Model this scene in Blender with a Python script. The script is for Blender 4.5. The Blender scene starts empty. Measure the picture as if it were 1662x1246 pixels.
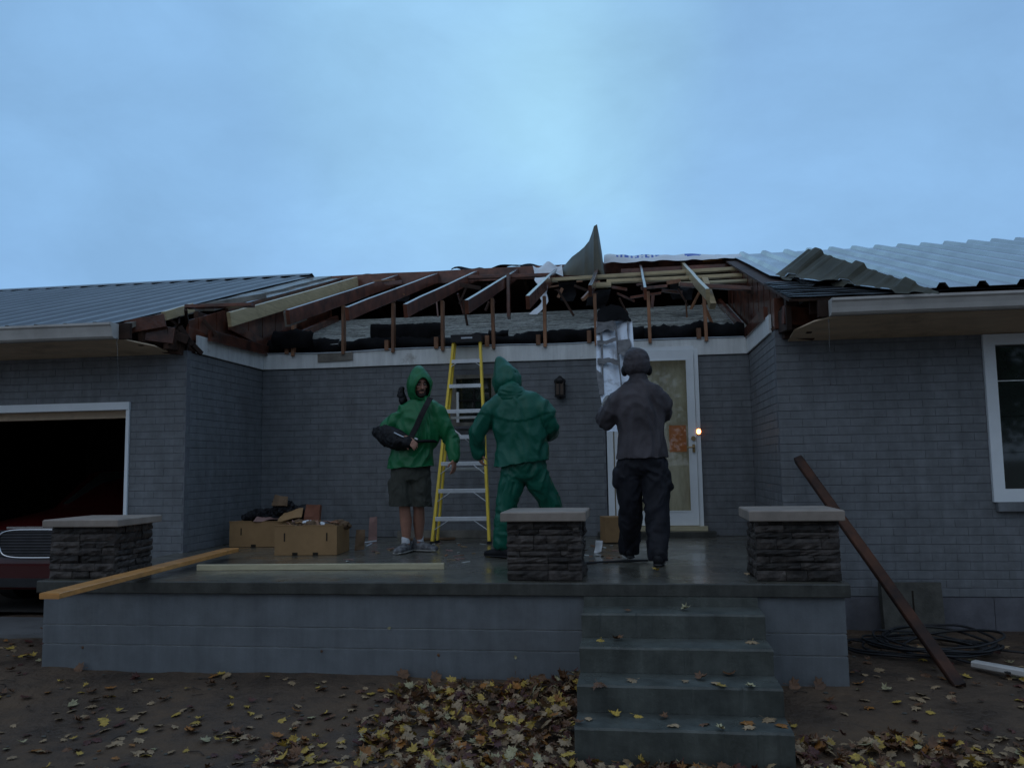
import bpy, math, random
import numpy as np
from mathutils import Vector, Matrix, noise
random.seed(7); np.random.seed(7)
S = bpy.context.scene
COL = S.collection
V = Vector

# ------------------------------------------------------------------ camera
CAM = V((0.6494, -5.8437, 0.8171)); FOC = 1353.8; PITCH = .0963; YAW = .1440; ROLL = -.0162
FW = V((-math.sin(YAW)*math.cos(PITCH), math.cos(YAW)*math.cos(PITCH), math.sin(PITCH)))
RT = V((math.cos(YAW), math.sin(YAW), 0)); UP = RT.cross(FW)
cr, sr = math.cos(ROLL), math.sin(ROLL)
CR = RT*cr + UP*sr            # image right / up in the world
CU = UP*cr - RT*sr
def ray(px, py):
    a = px-831.0; b = 623.0-py
    return CR*a + CU*b + FW*FOC
def at(px, py, Y):            # photo point -> point on the vertical plane at depth Y
    d = ray(px, py); return CAM + d*((Y-CAM.y)/d.y)
def atz(px, py, z):
    d = ray(px, py); return CAM + d*((z-CAM.z)/d.z)
def atx(px, py, X):
    d = ray(px, py); return CAM + d*((X-CAM.x)/d.x)
def roofz(Y, lift=0.0): return 2.425 + .3165*(Y-2.15) + lift
def atroof(px, py, lift=0.0):
    d = ray(px, py); k = .3165; c = 2.425 - k*2.15 + lift
    t = (c + k*CAM.y - CAM.z)/(d.z - k*d.y); return CAM + d*t

cd = bpy.data.cameras.new('camera'); cam = bpy.data.objects.new('camera', cd); COL.objects.link(cam)
m = Matrix((CR, CU, -FW)).transposed().to_4x4(); m.translation = CAM; cam.matrix_world = m
cd.sensor_width = 36; cd.lens = 36*FOC/1662; cd.clip_end = 1000; cd.clip_start = .05
S.camera = cam

# ------------------------------------------------------------------ world: overcast dusk
S.view_settings.view_transform = 'Standard'; S.view_settings.look = 'None'
S.view_settings.exposure = 0; S.view_settings.gamma = 1; S.view_settings.use_curve_mapping = False
W = bpy.data.worlds.new('World'); S.world = W; W.use_nodes = True
nt = W.node_tree; N = nt.nodes; L = nt.links; N.clear()
out = N.new('ShaderNodeOutputWorld'); bg = N.new('ShaderNodeBackground'); L.new(bg.outputs[0], out.inputs[0])
tc = N.new('ShaderNodeTexCoord')
sky = N.new('ShaderNodeTexSky'); sky.sky_type = 'NISHITA'; sky.sun_disc = False
sky.sun_elevation = math.radians(12); sky.sun_rotation = math.radians(200)
mp = N.new('ShaderNodeMapping'); mp.inputs['Scale'].default_value = (1, 1, 1.8); L.new(tc.outputs['Generated'], mp.inputs[0])
n1 = N.new('ShaderNodeTexNoise'); n1.inputs['Scale'].default_value = 1.7; n1.inputs['Detail'].default_value = 5; n1.inputs['Roughness'].default_value = .55
n1.inputs['Distortion'].default_value = .4
L.new(mp.outputs[0], n1.inputs[0])
rp = N.new('ShaderNodeValToRGB'); L.new(n1.outputs[0], rp.inputs[0])
rp.color_ramp.elements[0].position = .32; rp.color_ramp.elements[0].color = (.20, .30, .44, 1)
rp.color_ramp.elements[1].position = .72; rp.color_ramp.elements[1].color = (.29, .40, .56, 1)
# a thinner, brighter break in the clouds ahead and above
def blob(px, py, width, amt, prev, col):
    d = ray(px, py).normalized()
    dot = N.new('ShaderNodeVectorMath'); dot.operation = 'DOT_PRODUCT'; dot.inputs[1].default_value = d
    nz = N.new('ShaderNodeTexNoise'); nz.inputs['Scale'].default_value = 4.5; nz.inputs['Detail'].default_value = 6
    L.new(tc.outputs['Generated'], nz.inputs[0])
    ad = N.new('ShaderNodeVectorMath'); ad.operation = 'MULTIPLY_ADD'
    ad.inputs[1].default_value = (.20, .20, .20); L.new(nz.outputs['Color'], ad.inputs[0]); L.new(tc.outputs['Generated'], ad.inputs[2])
    sb = N.new('ShaderNodeVectorMath'); sb.operation = 'SUBTRACT'; sb.inputs[1].default_value = (.10, .10, .10); L.new(ad.outputs[0], sb.inputs[0])
    nm = N.new('ShaderNodeVectorMath'); nm.operation = 'NORMALIZE'; L.new(sb.outputs[0], nm.inputs[0])
    L.new(nm.outputs[0], dot.inputs[0])
    mr = N.new('ShaderNodeMapRange'); mr.interpolation_type = 'SMOOTHERSTEP'
    mr.inputs[1].default_value = math.cos(width); mr.inputs[2].default_value = 1.0; mr.inputs[4].default_value = amt
    L.new(dot.outputs['Value'], mr.inputs[0])
    mx = N.new('ShaderNodeMix'); mx.data_type = 'RGBA'; L.new(mr.outputs[0], mx.inputs[0])
    L.new(prev, mx.inputs[6]); mx.inputs[7].default_value = (*col, 1); return mx.outputs[2]
c = rp.outputs[0]
c = blob(831, 300, 1.15, 1.0, c, (.215, .405, .73))
c = blob(700, 440, .80, .55, c, (.265, .485, .87))
c = blob(780, 160, .80, .60, c, (.30, .54, .82))
c = blob(800, 90, .34, .40, c, (.36, .66, .84))
c = blob(960, 180, .20, .38, c, (.39, .70, .85))
c = blob(1400, 300, .26, .55, c, (.31, .56, .86))
c = blob(1460, 70, .42, .50, c, (.19, .36, .61))
c = blob(60, 60, .45, .45, c, (.19, .375, .60))
# soft cloud texture over everything
cn = N.new('ShaderNodeTexNoise'); cn.inputs['Scale'].default_value = 4.2; cn.inputs['Detail'].default_value = 7; cn.inputs['Roughness'].default_value = .6; cn.inputs['Distortion'].default_value = .25
L.new(mp.outputs[0], cn.inputs[0])
cm = N.new('ShaderNodeMapRange'); cm.inputs[1].default_value = .3; cm.inputs[2].default_value = .7; cm.inputs[3].default_value = .91; cm.inputs[4].default_value = 1.08; L.new(cn.outputs[0], cm.inputs[0])
cs = N.new('ShaderNodeVectorMath'); cs.operation = 'SCALE'; L.new(c, cs.inputs[0]); L.new(cm.outputs[0], cs.inputs['Scale']); c = cs.outputs[0]
mxs = N.new('ShaderNodeMix'); mxs.data_type = 'RGBA'; mxs.blend_type = 'ADD'; mxs.inputs[0].default_value = .004
L.new(c, mxs.inputs[6]); L.new(sky.outputs[0], mxs.inputs[7])
L.new(mxs.outputs[2], bg.inputs[0]); bg.inputs[1].default_value = 1.08

sl = bpy.data.lights.new('sun', 'SUN'); sl.energy = .22; sl.angle = math.radians(70); sl.color = (1, .93, .85)
so = bpy.data.objects.new('sun', sl); COL.objects.link(so)
so.rotation_euler = (math.radians(40), 0, math.radians(-20))

# ------------------------------------------------------------------ materials
def mat(name, col, rough=.7, metal=0, var=.25, vscale=6, spec=.3, bump=0, bscale=60, coat=0, stretch=None, obrand=0,
        rvar=0, col2=None, detail=6, trans=0, emit=None, ior=None, coatrough=.15, dirt=None, dscale=1.2, thr=.56, streak=0, crease=0):
    M = bpy.data.materials.new(name); M.use_nodes = True
    t = M.node_tree; n = t.nodes; l = t.links; b = n['Principled BSDF']
    b.inputs['Roughness'].default_value = rough; b.inputs['Metallic'].default_value = metal
    b.inputs['Specular IOR Level'].default_value = spec
    b.inputs['Coat Weight'].default_value = coat; b.inputs['Coat Roughness'].default_value = coatrough
    if trans: b.inputs['Transmission Weight'].default_value = trans
    if ior: b.inputs['IOR'].default_value = ior
    if emit: b.inputs['Emission Color'].default_value = (*emit[:3], 1); b.inputs['Emission Strength'].default_value = emit[3]
    g = n.new('ShaderNodeNewGeometry'); mp = n.new('ShaderNodeMapping'); l.new(g.outputs['Position'], mp.inputs[0])
    if stretch: mp.inputs['Scale'].default_value = stretch
    nz = n.new('ShaderNodeTexNoise'); nz.inputs['Scale'].default_value = vscale; nz.inputs['Detail'].default_value = detail
    nz.inputs['Roughness'].default_value = .62; l.new(mp.outputs[0], nz.inputs[0])
    r = n.new('ShaderNodeValToRGB'); l.new(nz.outputs[0], r.inputs[0])
    lo = col2 if col2 else tuple(x*(1-var) for x in col); hi = col if col2 else tuple(min(1, x*(1+var)) for x in col)
    r.color_ramp.elements[0].position = .34; r.color_ramp.elements[0].color = (*lo, 1)
    r.color_ramp.elements[1].position = .66; r.color_ramp.elements[1].color = (*hi, 1)
    c = r.outputs[0]
    if dirt:
        d = n.new('ShaderNodeTexNoise'); d.inputs['Scale'].default_value = dscale; d.inputs['Detail'].default_value = 8; d.inputs['Roughness'].default_value = .7
        l.new(g.outputs['Position'], d.inputs[0])
        dr = n.new('ShaderNodeMapRange'); dr.inputs[1].default_value = thr; dr.inputs[2].default_value = thr+.14; l.new(d.outputs[0], dr.inputs[0])
        mm = n.new('ShaderNodeMath'); mm.operation = 'MULTIPLY'; mm.inputs[1].default_value = dirt[3]; l.new(dr.outputs[0], mm.inputs[0])
        x = n.new('ShaderNodeMix'); x.data_type = 'RGBA'; l.new(mm.outputs[0], x.inputs[0]); l.new(c, x.inputs[6]); x.inputs[7].default_value = (*dirt[:3], 1)
        c = x.outputs[2]
    if streak:   # rain streaks and grime runs
        m2 = n.new('ShaderNodeMapping'); m2.inputs['Scale'].default_value = (7, 7, .7); l.new(g.outputs['Position'], m2.inputs[0])
        d = n.new('ShaderNodeTexNoise'); d.inputs['Scale'].default_value = 1.4; d.inputs['Detail'].default_value = 7; d.inputs['Roughness'].default_value = .7; l.new(m2.outputs[0], d.inputs[0])
        dr = n.new('ShaderNodeMapRange'); dr.inputs[1].default_value = .36; dr.inputs[2].default_value = .66; dr.inputs[3].default_value = 1+streak*.5; dr.inputs[4].default_value = 1-streak; l.new(d.outputs[0], dr.inputs[0])
        x = n.new('ShaderNodeVectorMath'); x.operation = 'SCALE'; l.new(c, x.inputs[0]); l.new(dr.outputs[0], x.inputs['Scale']); c = x.outputs[0]
    if obrand:
        oi = n.new('ShaderNodeObjectInfo'); mr = n.new('ShaderNodeMapRange'); l.new(oi.outputs['Random'], mr.inputs[0])
        mr.inputs[3].default_value = 1-obrand; mr.inputs[4].default_value = 1+obrand
        x = n.new('ShaderNodeVectorMath'); x.operation = 'SCALE'; l.new(c, x.inputs[0]); l.new(mr.outputs[0], x.inputs['Scale']); c = x.outputs[0]
    l.new(c, b.inputs['Base Color'])
    if rvar:
        n2 = n.new('ShaderNodeTexNoise'); n2.inputs['Scale'].default_value = 2.2; n2.inputs['Detail'].default_value = 6; l.new(g.outputs['Position'], n2.inputs[0])
        mr = n.new('ShaderNodeMapRange'); mr.inputs[1].default_value = .38; mr.inputs[2].default_value = .62
        mr.inputs[3].default_value = max(.03, rough-rvar); mr.inputs[4].default_value = min(1, rough+rvar); l.new(n2.outputs[0], mr.inputs[0]); l.new(mr.outputs[0], b.inputs['Roughness'])
    if bump:
        n3 = n.new('ShaderNodeTexNoise'); n3.inputs['Scale'].default_value = bscale; n3.inputs['Detail'].default_value = 6; l.new(mp.outputs[0], n3.inputs[0])
        bp = n.new('ShaderNodeBump'); bp.inputs['Strength'].default_value = 1; bp.inputs['Distance'].default_value = bump
        l.new(n3.outputs[0], bp.inputs['Height']); l.new(bp.outputs[0], b.inputs['Normal'])
        if crease:   # sharp fold lines in wet fabric
            rg = n.new('ShaderNodeTexNoise'); rg.noise_type = 'RIDGED_MULTIFRACTAL'; rg.inputs['Scale'].default_value = 3.2; rg.inputs['Detail'].default_value = 3; rg.inputs['Distortion'].default_value = .8
            m3 = n.new('ShaderNodeMapping'); m3.inputs['Scale'].default_value = (1.3, 1.3, .7); l.new(g.outputs['Position'], m3.inputs[0]); l.new(m3.outputs[0], rg.inputs[0])
            b2 = n.new('ShaderNodeBump'); b2.inputs['Strength'].default_value = 1; b2.inputs['Distance'].default_value = crease
            l.new(rg.outputs[0], b2.inputs['Height']); l.new(bp.outputs[0], b2.inputs['Normal']); l.new(b2.outputs[0], b.inputs['Normal'])
        if coat: l.new(bp.outputs[0], b.inputs['Coat Normal'])
    return M
M = {}
M['brick'] = mat('painted_brick', (.170, .180, .190), .5, streak=.16, var=.14, vscale=9, bump=.0015, bscale=90, dirt=(.12, .115, .12, .5), dscale=1.6)
M['mortar'] = mat('painted_mortar', (.145, .15, .165), .7, var=.15, vscale=14, bump=.002, bscale=60)
M['block'] = mat('painted_block', (.155, .168, .178), .6, streak=.13, var=.12, vscale=5, bump=.0015, bscale=70, dirt=(.10, .10, .10, .5), dscale=1.1)
M['found'] = mat('foundation_paint', (.13, .13, .145), .7, var=.2, vscale=5, bump=.002, bscale=50, dirt=(.07, .065, .06, .5))
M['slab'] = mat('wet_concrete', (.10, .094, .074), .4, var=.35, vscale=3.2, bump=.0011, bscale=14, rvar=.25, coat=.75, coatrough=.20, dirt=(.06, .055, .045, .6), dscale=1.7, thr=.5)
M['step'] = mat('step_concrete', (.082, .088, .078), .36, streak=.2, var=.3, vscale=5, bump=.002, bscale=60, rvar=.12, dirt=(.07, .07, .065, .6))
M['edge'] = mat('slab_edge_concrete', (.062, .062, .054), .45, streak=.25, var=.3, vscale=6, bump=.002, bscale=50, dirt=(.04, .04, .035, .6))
M['white'] = mat('white_trim', (.74, .76, .75), .45, streak=.16, var=.06, vscale=4, dirt=(.18, .15, .10, .75), dscale=2.2, thr=.62)
M['whitec'] = mat('clean_white_frame', (.80, .84, .86), .4, var=.05, vscale=3)
M['soffit'] = mat('warm_glow_soffit', (.68, .52, .36), .6, var=.12, vscale=3, stretch=(1, 3, 1), dirt=(.18, .13, .08, .5))  # warm glow under the eaves is put into the base colour
M['gutter'] = mat('white_gutter', (.52, .50, .47), .4, var=.1, vscale=4, dirt=(.25, .22, .18, .5))
M['metal'] = mat('galvanised_roof', (.38, .40, .42), .30, metal=.65, var=.1, vscale=1.4, bump=.0006, bscale=12, rvar=.05)
M['metalL'] = mat('blue_grey_roof', (.17, .185, .20), .42, metal=.3, var=.1, vscale=1.4, bump=.0006, bscale=12)
M['metalU'] = mat('sheet_underside', (.095, .092, .068), .55, metal=.1, var=.22, vscale=3)
M['pine'] = mat('new_pine', (.47, .37, .21), .5, var=.18, vscale=7, stretch=(1, .5, 6), bump=.001, bscale=30, coat=.5, obrand=.12, dirt=(.22, .15, .07, .5), dscale=3)
M['orangewood'] = mat('orange_plank', (.62, .29, .09), .42, var=.2, vscale=5, stretch=(1, 2.5, 6), coat=.5, obrand=.05)
M['palewood'] = mat('pale_lumber', (.52, .46, .30), .5, var=.12, vscale=6, stretch=(1, 4, 6), coat=.4)
M['oldwood'] = mat('old_red_brown_wood', (.112, .036, .019), .5, var=.6, vscale=5, bump=.001, bscale=30, coat=.7, obrand=.3, coatrough=.12, dirt=(.05, .025, .018, .6), dscale=2)
M['postwood'] = mat('stud_wood', (.24, .115, .06), .55, var=.35, vscale=5, stretch=(3, 3, .6), obrand=.35, coat=.25)
M['greywood'] = mat('weathered_grey_wood', (.17, .155, .13), .6, var=.4, vscale=5, coat=.35)
M['darkwood'] = mat('dark_wood', (.045, .022, .014), .7, var=.5, vscale=5, obrand=.3)
M['shingle'] = mat('old_grey_shingle', (.46, .48, .455), .5, var=.4, vscale=18, obrand=.0, bump=.002, bscale=120, coat=.4, coatrough=.25, dirt=(.07, .07, .065, .6), dscale=2.5)
M['blackfelt'] = mat('black_roof_felt', (.008, .008, .009), .7, var=.4, vscale=6, bump=.006, bscale=9, spec=.08)
M['blackshingle'] = mat('black_shingle', (.03, .031, .033), .5, var=.4, vscale=14, bump=.003, bscale=60)
M['tarp'] = mat('white_house_wrap', (.68, .70, .72), .4, var=.08, vscale=3, bump=.008, bscale=7)
M['blueprint'] = mat('blue_print', (.03, .07, .42), .45, var=.1)
M['yellow'] = mat('yellow_fibreglass', (.88, .62, .07), .42, var=.08, vscale=8, dirt=(.2, .15, .05, .4), dscale=4)
M['alu'] = mat('ladder_aluminium', (.70, .72, .74), .4, metal=.35, var=.08, vscale=9, dirt=(.35, .35, .36, .5), dscale=6)
M['blackplastic'] = mat('black_plastic', (.02, .02, .022), .4, var=.2)
M['blackmetal'] = mat('black_metal', (.018, .017, .017), .4, metal=.4, var=.2)
M['frost'] = mat('lantern_glass', (.10, .075, .06), .15, var=.2)
M['cap'] = mat('cast_cap', (.30, .25, .21), .6, var=.14, vscale=7, bump=.0012, bscale=80, rvar=.15, dirt=(.17, .15, .13, .5))
M['stone'] = mat('dark_ledgestone', (.052, .043, .038), .6, var=.5, vscale=14, bump=.004, bscale=60, obrand=.5)
M['core'] = mat('stone_core', (.012, .012, .012), .9)
M['ground'] = mat('wet_earth', (.125, .082, .052), .72, col2=(.055, .037, .025), vscale=2.2, detail=10, bump=.03, bscale=16, rvar=.25, dirt=(.04, .036, .033, .8), dscale=.8, thr=.55)
M['drive'] = mat('driveway', (.14, .14, .14), .6, var=.2, vscale=3, bump=.002, bscale=60)
M['card'] = mat('cardboard', (.31, .185, .085), .75, var=.1, vscale=5, dirt=(.2, .12, .06, .5), dscale=4)
M['cardin'] = mat('cardboard_dark', (.13, .08, .045), .8, var=.3, vscale=8)
M['slot'] = mat('slot_dark', (.02, .015, .01), .9)
M['green1'] = mat('emerald_pvc', (.010, .14, .048), .36, var=.07, vscale=5, bump=.006, bscale=11, spec=.32, crease=.018)
M['green2'] = mat('teal_green_pvc', (.005, .098, .062), .38, var=.07, vscale=5, bump=.006, bscale=10, spec=.32, crease=.018)
M['grayjk'] = mat('grey_jacket', (.062, .054, .060), .6, var=.3, vscale=5, bump=.004, bscale=18, crease=.014)
M['blackcl'] = mat('black_cloth', (.007, .007, .009), .6, var=.4, vscale=7, bump=.004, bscale=20)
M['darkpant'] = mat('dark_trousers', (.012, .012, .017), .7, var=.35, vscale=6, bump=.004, bscale=18, crease=.014)
M['shorts'] = mat('olive_shorts', (.05, .052, .042), .75, var=.3, vscale=8, bump=.004, bscale=22, crease=.014)
M['skin'] = mat('skin', (.36, .18, .125), .5, var=.14, vscale=12)
M['beard'] = mat('dark_hair', (.03, .02, .017), .8)
M['eye'] = mat('eye_white', (.22, .20, .19), .2)
M['sock'] = mat('white_sock', (.62, .63, .66), .8, var=.1)
M['sneaker'] = mat('grey_sneaker', (.13, .13, .135), .6, var=.8, vscale=26)
M['sole'] = mat('pale_sole', (.42, .41, .38), .6, var=.15)
M['glove'] = mat('grey_glove', (.28, .29, .29), .7, var=.2)
M['foil'] = mat('white_foil', (.62, .66, .72), .32, metal=.25, var=.1, vscale=3, dirt=(.16, .14, .13, .85), dscale=5.5, thr=.56, bump=.004, bscale=9)
M['foilcore'] = mat('torn_grey_foil', (.13, .125, .125), .5, metal=.3, var=.4, vscale=9, bump=.005, bscale=16)
M['rust'] = mat('rusty_pole', (.10, .038, .018), .65, col2=(.016, .011, .010), vscale=3.5, bump=.002, bscale=40)
M['hose'] = mat('black_hose', (.022, .022, .024), .4, var=.2)
M['cblock'] = mat('old_concrete_block', (.085, .082, .07), .8, var=.3, vscale=9, bump=.004, bscale=60)
M['glass'] = mat('window_glass', (.02, .025, .022), .04, var=.1, spec=.8)
M['clear'] = mat('door_glass', (.95, .97, .95), .02, var=0, trans=1, ior=1.45)
M['inner'] = mat('olive_inner_door', (.44, .43, .33), .55, var=.3, vscale=2.2, stretch=(4, 1, .8), emit=(.5, .48, .36, .035))  # faint emission stands in for the dimly lit room
M['poster'] = mat('orange_notice', (.6, .22, .08), .6, var=.1, emit=(.6, .2, .06, .03))  # paper emits slightly, as if lit by the room
M['brass'] = mat('brass', (.35, .25, .12), .35, metal=.8)
M['gleam'] = mat('orange_gleam', (.9, .4, .15), .4, emit=(1, .30, .09, 9))  # emissive stand-in for an orange gleam at the door
M['gleamcore'] = mat('orange_gleam_core', (1, .8, .5), .4, emit=(1, .72, .40, 30))
M['redcar'] = mat('red_car_paint', (.055, .005, .005), .35, var=.05, coat=.5, coatrough=.05)
M['chrome'] = mat('chrome', (.75, .76, .78), .12, metal=1, var=.02)
M['tyre'] = mat('tyre_rubber', (.015, .015, .015), .8)
M['headlamp'] = mat('headlamp_glass', (.5, .52, .55), .08, var=.05, coat=1)
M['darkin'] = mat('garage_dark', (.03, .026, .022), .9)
M['joint'] = mat('block_joint', (.42, .43, .43), .8, var=.3)
M['grbar'] = mat('grille_bars', (.10, .10, .11), .3, metal=.5)
M['bark'] = mat('tree_bark', (.06, .045, .035), .9, var=.4)
M['treeleaf'] = mat('tree_leaves', (.035, .06, .02), .6, var=.5, vscale=.8)
M['water'] = mat('falling_water', (.9, .93, .95), .05, var=0, trans=1, ior=1.33)
M['pink'] = mat('pinkish_insulation', (.28, .17, .15), .9, var=.2)
M['strap'] = mat('strap_metal', (.5, .55, .6), .35, metal=.4, var=.2)
LEAFC = {'yellow': (.44, .29, .05), 'tan': (.31, .21, .115), 'brown': (.13, .06, .025), 'dark red': (.085, .028, .02), 'pale green': (.33, .29, .16), 'orange': (.30, .12, .022)}
for k, v in LEAFC.items(): M['leaf_'+k] = mat('leaf_'+k.replace(' ', '_'), v, .5, var=.35, vscale=22, spec=.4, obrand=.25)

# ------------------------------------------------------------------ helpers
ORG = {}
def empty(name, loc, label, cat, group=None, kind=None):
    o = bpy.data.objects.new(name, None); COL.objects.link(o); o.location = loc; o.empty_display_size = .1
    ORG[o.name] = V(loc); o['label'] = label; o['category'] = cat
    if group: o['group'] = group
    if kind: o['kind'] = kind
    return o
def tag(o, label=None, cat=None, group=None, kind=None):
    if label: o['label'] = label
    if cat: o['category'] = cat
    if group: o['group'] = group
    if kind: o['kind'] = kind
    return o
def add(name, verts, faces, mats, parent=None, smooth=False, midx=None, loc=None):
    me = bpy.data.meshes.new(name)
    if parent is not None: base = ORG[parent.name]
    else: base = V((0, 0, 0))
    if loc is None:
        if parent is None:
            a = np.array(verts); loc = V(((a[:, 0].min()+a[:, 0].max())/2, (a[:, 1].min()+a[:, 1].max())/2, a[:, 2].min()))
        else: loc = base
    loc = V(loc)
    a = np.array([tuple(v) for v in verts], float)-np.array(loc)
    me.from_pydata(a.tolist(), [], [tuple(f) for f in faces])
    if not isinstance(mats, (list, tuple)): mats = [mats]
    for q in mats: me.materials.append(q)
    if midx is not None: me.polygons.foreach_set('material_index', midx)
    if smooth: me.polygons.foreach_set('use_smooth', [True]*len(me.polygons))
    me.update()
    o = bpy.data.objects.new(name, me); COL.objects.link(o)
    if parent is not None: o.parent = parent
    o.location = loc-base; ORG[o.name] = loc
    return o
class MB:
    def __init__(s): s.v = []; s.f = []; s.m = []
    def put(s, v, f, m=0):
        k = len(s.v); s.v += [V(x) for x in v]; s.f += [tuple(i+k for i in g) for g in f]; s.m += [m]*len(f); return s
    def box(s, x0, x1, y0, y1, z0, z1, m=0):
        return s.put([(x, y, z) for z in (z0, z1) for y in (y0, y1) for x in (x0, x1)],
                     [(0, 2, 3, 1), (4, 5, 7, 6), (0, 1, 5, 4), (2, 6, 7, 3), (0, 4, 6, 2), (1, 3, 7, 5)], m)
    def rbox(s, c, sz, rz=0, rx=0, ry=0, m=0, b=0.0):
        R = Matrix.Rotation(rz, 3, 'Z') @ Matrix.Rotation(rx, 3, 'X') @ Matrix.Rotation(ry, 3, 'Y')
        h = V(sz)/2; c = V(c)
        t = MB().box(-h.x, h.x, -h.y, h.y, -h.z, h.z)
        return s.put([c+R@p for p in t.v], t.f, m)
    def beam(s, a, b, w, h, up=(0, 0, 1), m=0, c=.003, seg=1, wob=0):   # chamfered prism, top edge centre on a-b? centre line on a-b
        a = V(a); b = V(b); t = (b-a).normalized(); r = t.cross(V(up)).normalized(); u = r.cross(t)
        w /= 2; h /= 2; c = min(c, w*.4, h*.4)
        pr = [(-w+c, -h), (w-c, -h), (w, -h+c), (w, h-c), (w-c, h), (-w+c, h), (-w, h-c), (-w, -h+c)]
        vs = []; n = 8
        for i in range(seg+1):
            p = a+(b-a)*(i/seg)
            j = V((noise.noise(p*1.3), noise.noise(p*1.3+V((9, 9, 9))), noise.noise(p*1.1+V((3, 7, 1)))))*wob
            for x, y in pr: vs.append(p+j+r*x+u*y)
        fs = []
        for i in range(seg):
            for k in range(n): fs.append((i*n+k, i*n+(k+1) % n, (i+1)*n+(k+1) % n, (i+1)*n+k))
        fs.append(tuple(range(n-1, -1, -1))); fs.append(tuple(seg*n+k for k in range(n)))
        return s.put(vs, fs, m)
    def tube(s, pts, r, n=8, m=0, closed=False):
        pts = [V(p) for p in pts]; rs = r if isinstance(r, (list, tuple)) else [r]*len(pts)
        vs = []; prev = None
        for i, p in enumerate(pts):
            t = (pts[min(i+1, len(pts)-1)]-pts[max(i-1, 0)]).normalized()
            if prev is None:
                prev = t.orthogonal().normalized()
            x = (prev-t*prev.dot(t)).normalized(); prev = x; y = t.cross(x)
            for k in range(n):
                a = 2*math.pi*k/n; vs.append(p+(x*math.cos(a)+y*math.sin(a))*rs[i])
        fs = []
        for i in range(len(pts)-1):
            for k in range(n): fs.append((i*n+k, i*n+(k+1) % n, (i+1)*n+(k+1) % n, (i+1)*n+k))
        fs.append(tuple(range(n-1, -1, -1))); fs.append(tuple((len(pts)-1)*n+k for k in range(n)))
        return s.put(vs, fs, m)
    def ell(s, c, r, n=16, k=10, R=None, m=0):
        c = V(c); vs = []; fs = []
        for i in range(k+1):
            th = math.pi*i/k
            for j in range(n):
                ph = 2*math.pi*j/n
                p = V((r[0]*math.sin(th)*math.cos(ph), r[1]*math.sin(th)*math.sin(ph), r[2]*math.cos(th)))
                vs.append(c+(R@p if R else p))
        for i in range(k):
            for j in range(n): fs.append((i*n+j, (i+1)*n+j, (i+1)*n+(j+1) % n, i*n+(j+1) % n))
        return s.put(vs, fs, m)
    def loft(s, secs, lat, n=20, m=0):
        # secs: (pos, ra, rb) ; ra along lateral axis, rb along the other; rounded ends
        lat = V(lat); S2 = []
        P = [V(q[0]) for q in secs]
        t0 = (P[0]-P[1]).normalized(); t1 = (P[-1]-P[-2]).normalized()
        q = secs[0]; r0 = min(q[1], q[2])
        for f, g in ((1, .05), (.8, .6), (.45, .9)): S2.append((P[0]+t0*r0*f*.8, q[1]*g, q[2]*g))
        S2 += [(P[i], secs[i][1], secs[i][2]) for i in range(len(secs))]
        q = secs[-1]; r1 = min(q[1], q[2])
        for f, g in ((.45, .9), (.8, .6), (1, .05)): S2.append((P[-1]+t1*r1*f*.8, q[1]*g, q[2]*g))
        vs = []
        for i, (p, a, b) in enumerate(S2):
            t = (S2[min(i+1, len(S2)-1)][0]-S2[max(i-1, 0)][0]).normalized()
            x = (lat-t*lat.dot(t)).normalized(); y = t.cross(x)
            for k in range(n):
                an = 2*math.pi*k/n; vs.append(p+x*a*math.cos(an)+y*b*math.sin(an))
        fs = []
        for i in range(len(S2)-1):
            for k in range(n): fs.append((i*n+k, i*n+(k+1) % n, (i+1)*n+(k+1) % n, (i+1)*n+k))
        fs.append(tuple(range(n-1, -1, -1))); fs.append(tuple((len(S2)-1)*n+k for k in range(n)))
        return s.put(vs, fs, m)
    def quad(s, a, b, c, d, nu=1, nv=1, m=0, wob=0, wf=3, thick=0):
        a, b, c, d = map(V, (a, b, c, d)); vs = []; fs = []
        nrm = (b-a).cross(d-a).normalized()
        for j in range(nv+1):
            for i in range(nu+1):
                u = i/nu; v = j/nv; p = (a*(1-u)+b*u)*(1-v)+(d*(1-u)+c*u)*v
                if wob: p = p+nrm*noise.noise(p*wf)*wob+V((noise.noise(p*wf+V((5, 5, 5))), 0, noise.noise(p*wf+V((8, 1, 5)))))*wob*.5
                vs.append(p)
        for j in range(nv):
            for i in range(nu):
                k = j*(nu+1)+i; fs.append((k, k+1, k+nu+2, k+nu+1))
        if thick:
            n0 = len(vs); vs += [p-nrm*thick for p in vs]; fs += [tuple(reversed([i+n0 for i in f])) for f in list(fs)]
            edge = [i for i in range(nu)]+[j*(nu+1)+nu for j in range(nv)]+[nv*(nu+1)+i for i in range(nu, 0, -1)]+[j*(nu+1) for j in range(nv, 0, -1)]
            for k in range(len(edge)):
                i0 = edge[k]; i1 = edge[(k+1) % len(edge)]; fs.append((i1, i0, i0+n0, i1+n0))
        return s.put(vs, fs, m)
    def build(s, name, mats, parent=None, smooth=False, loc=None):
        return add(name, s.v, s.f, mats, parent, smooth, s.m if isinstance(mats, (list, tuple)) and len(mats) > 1 else None, loc)
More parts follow.
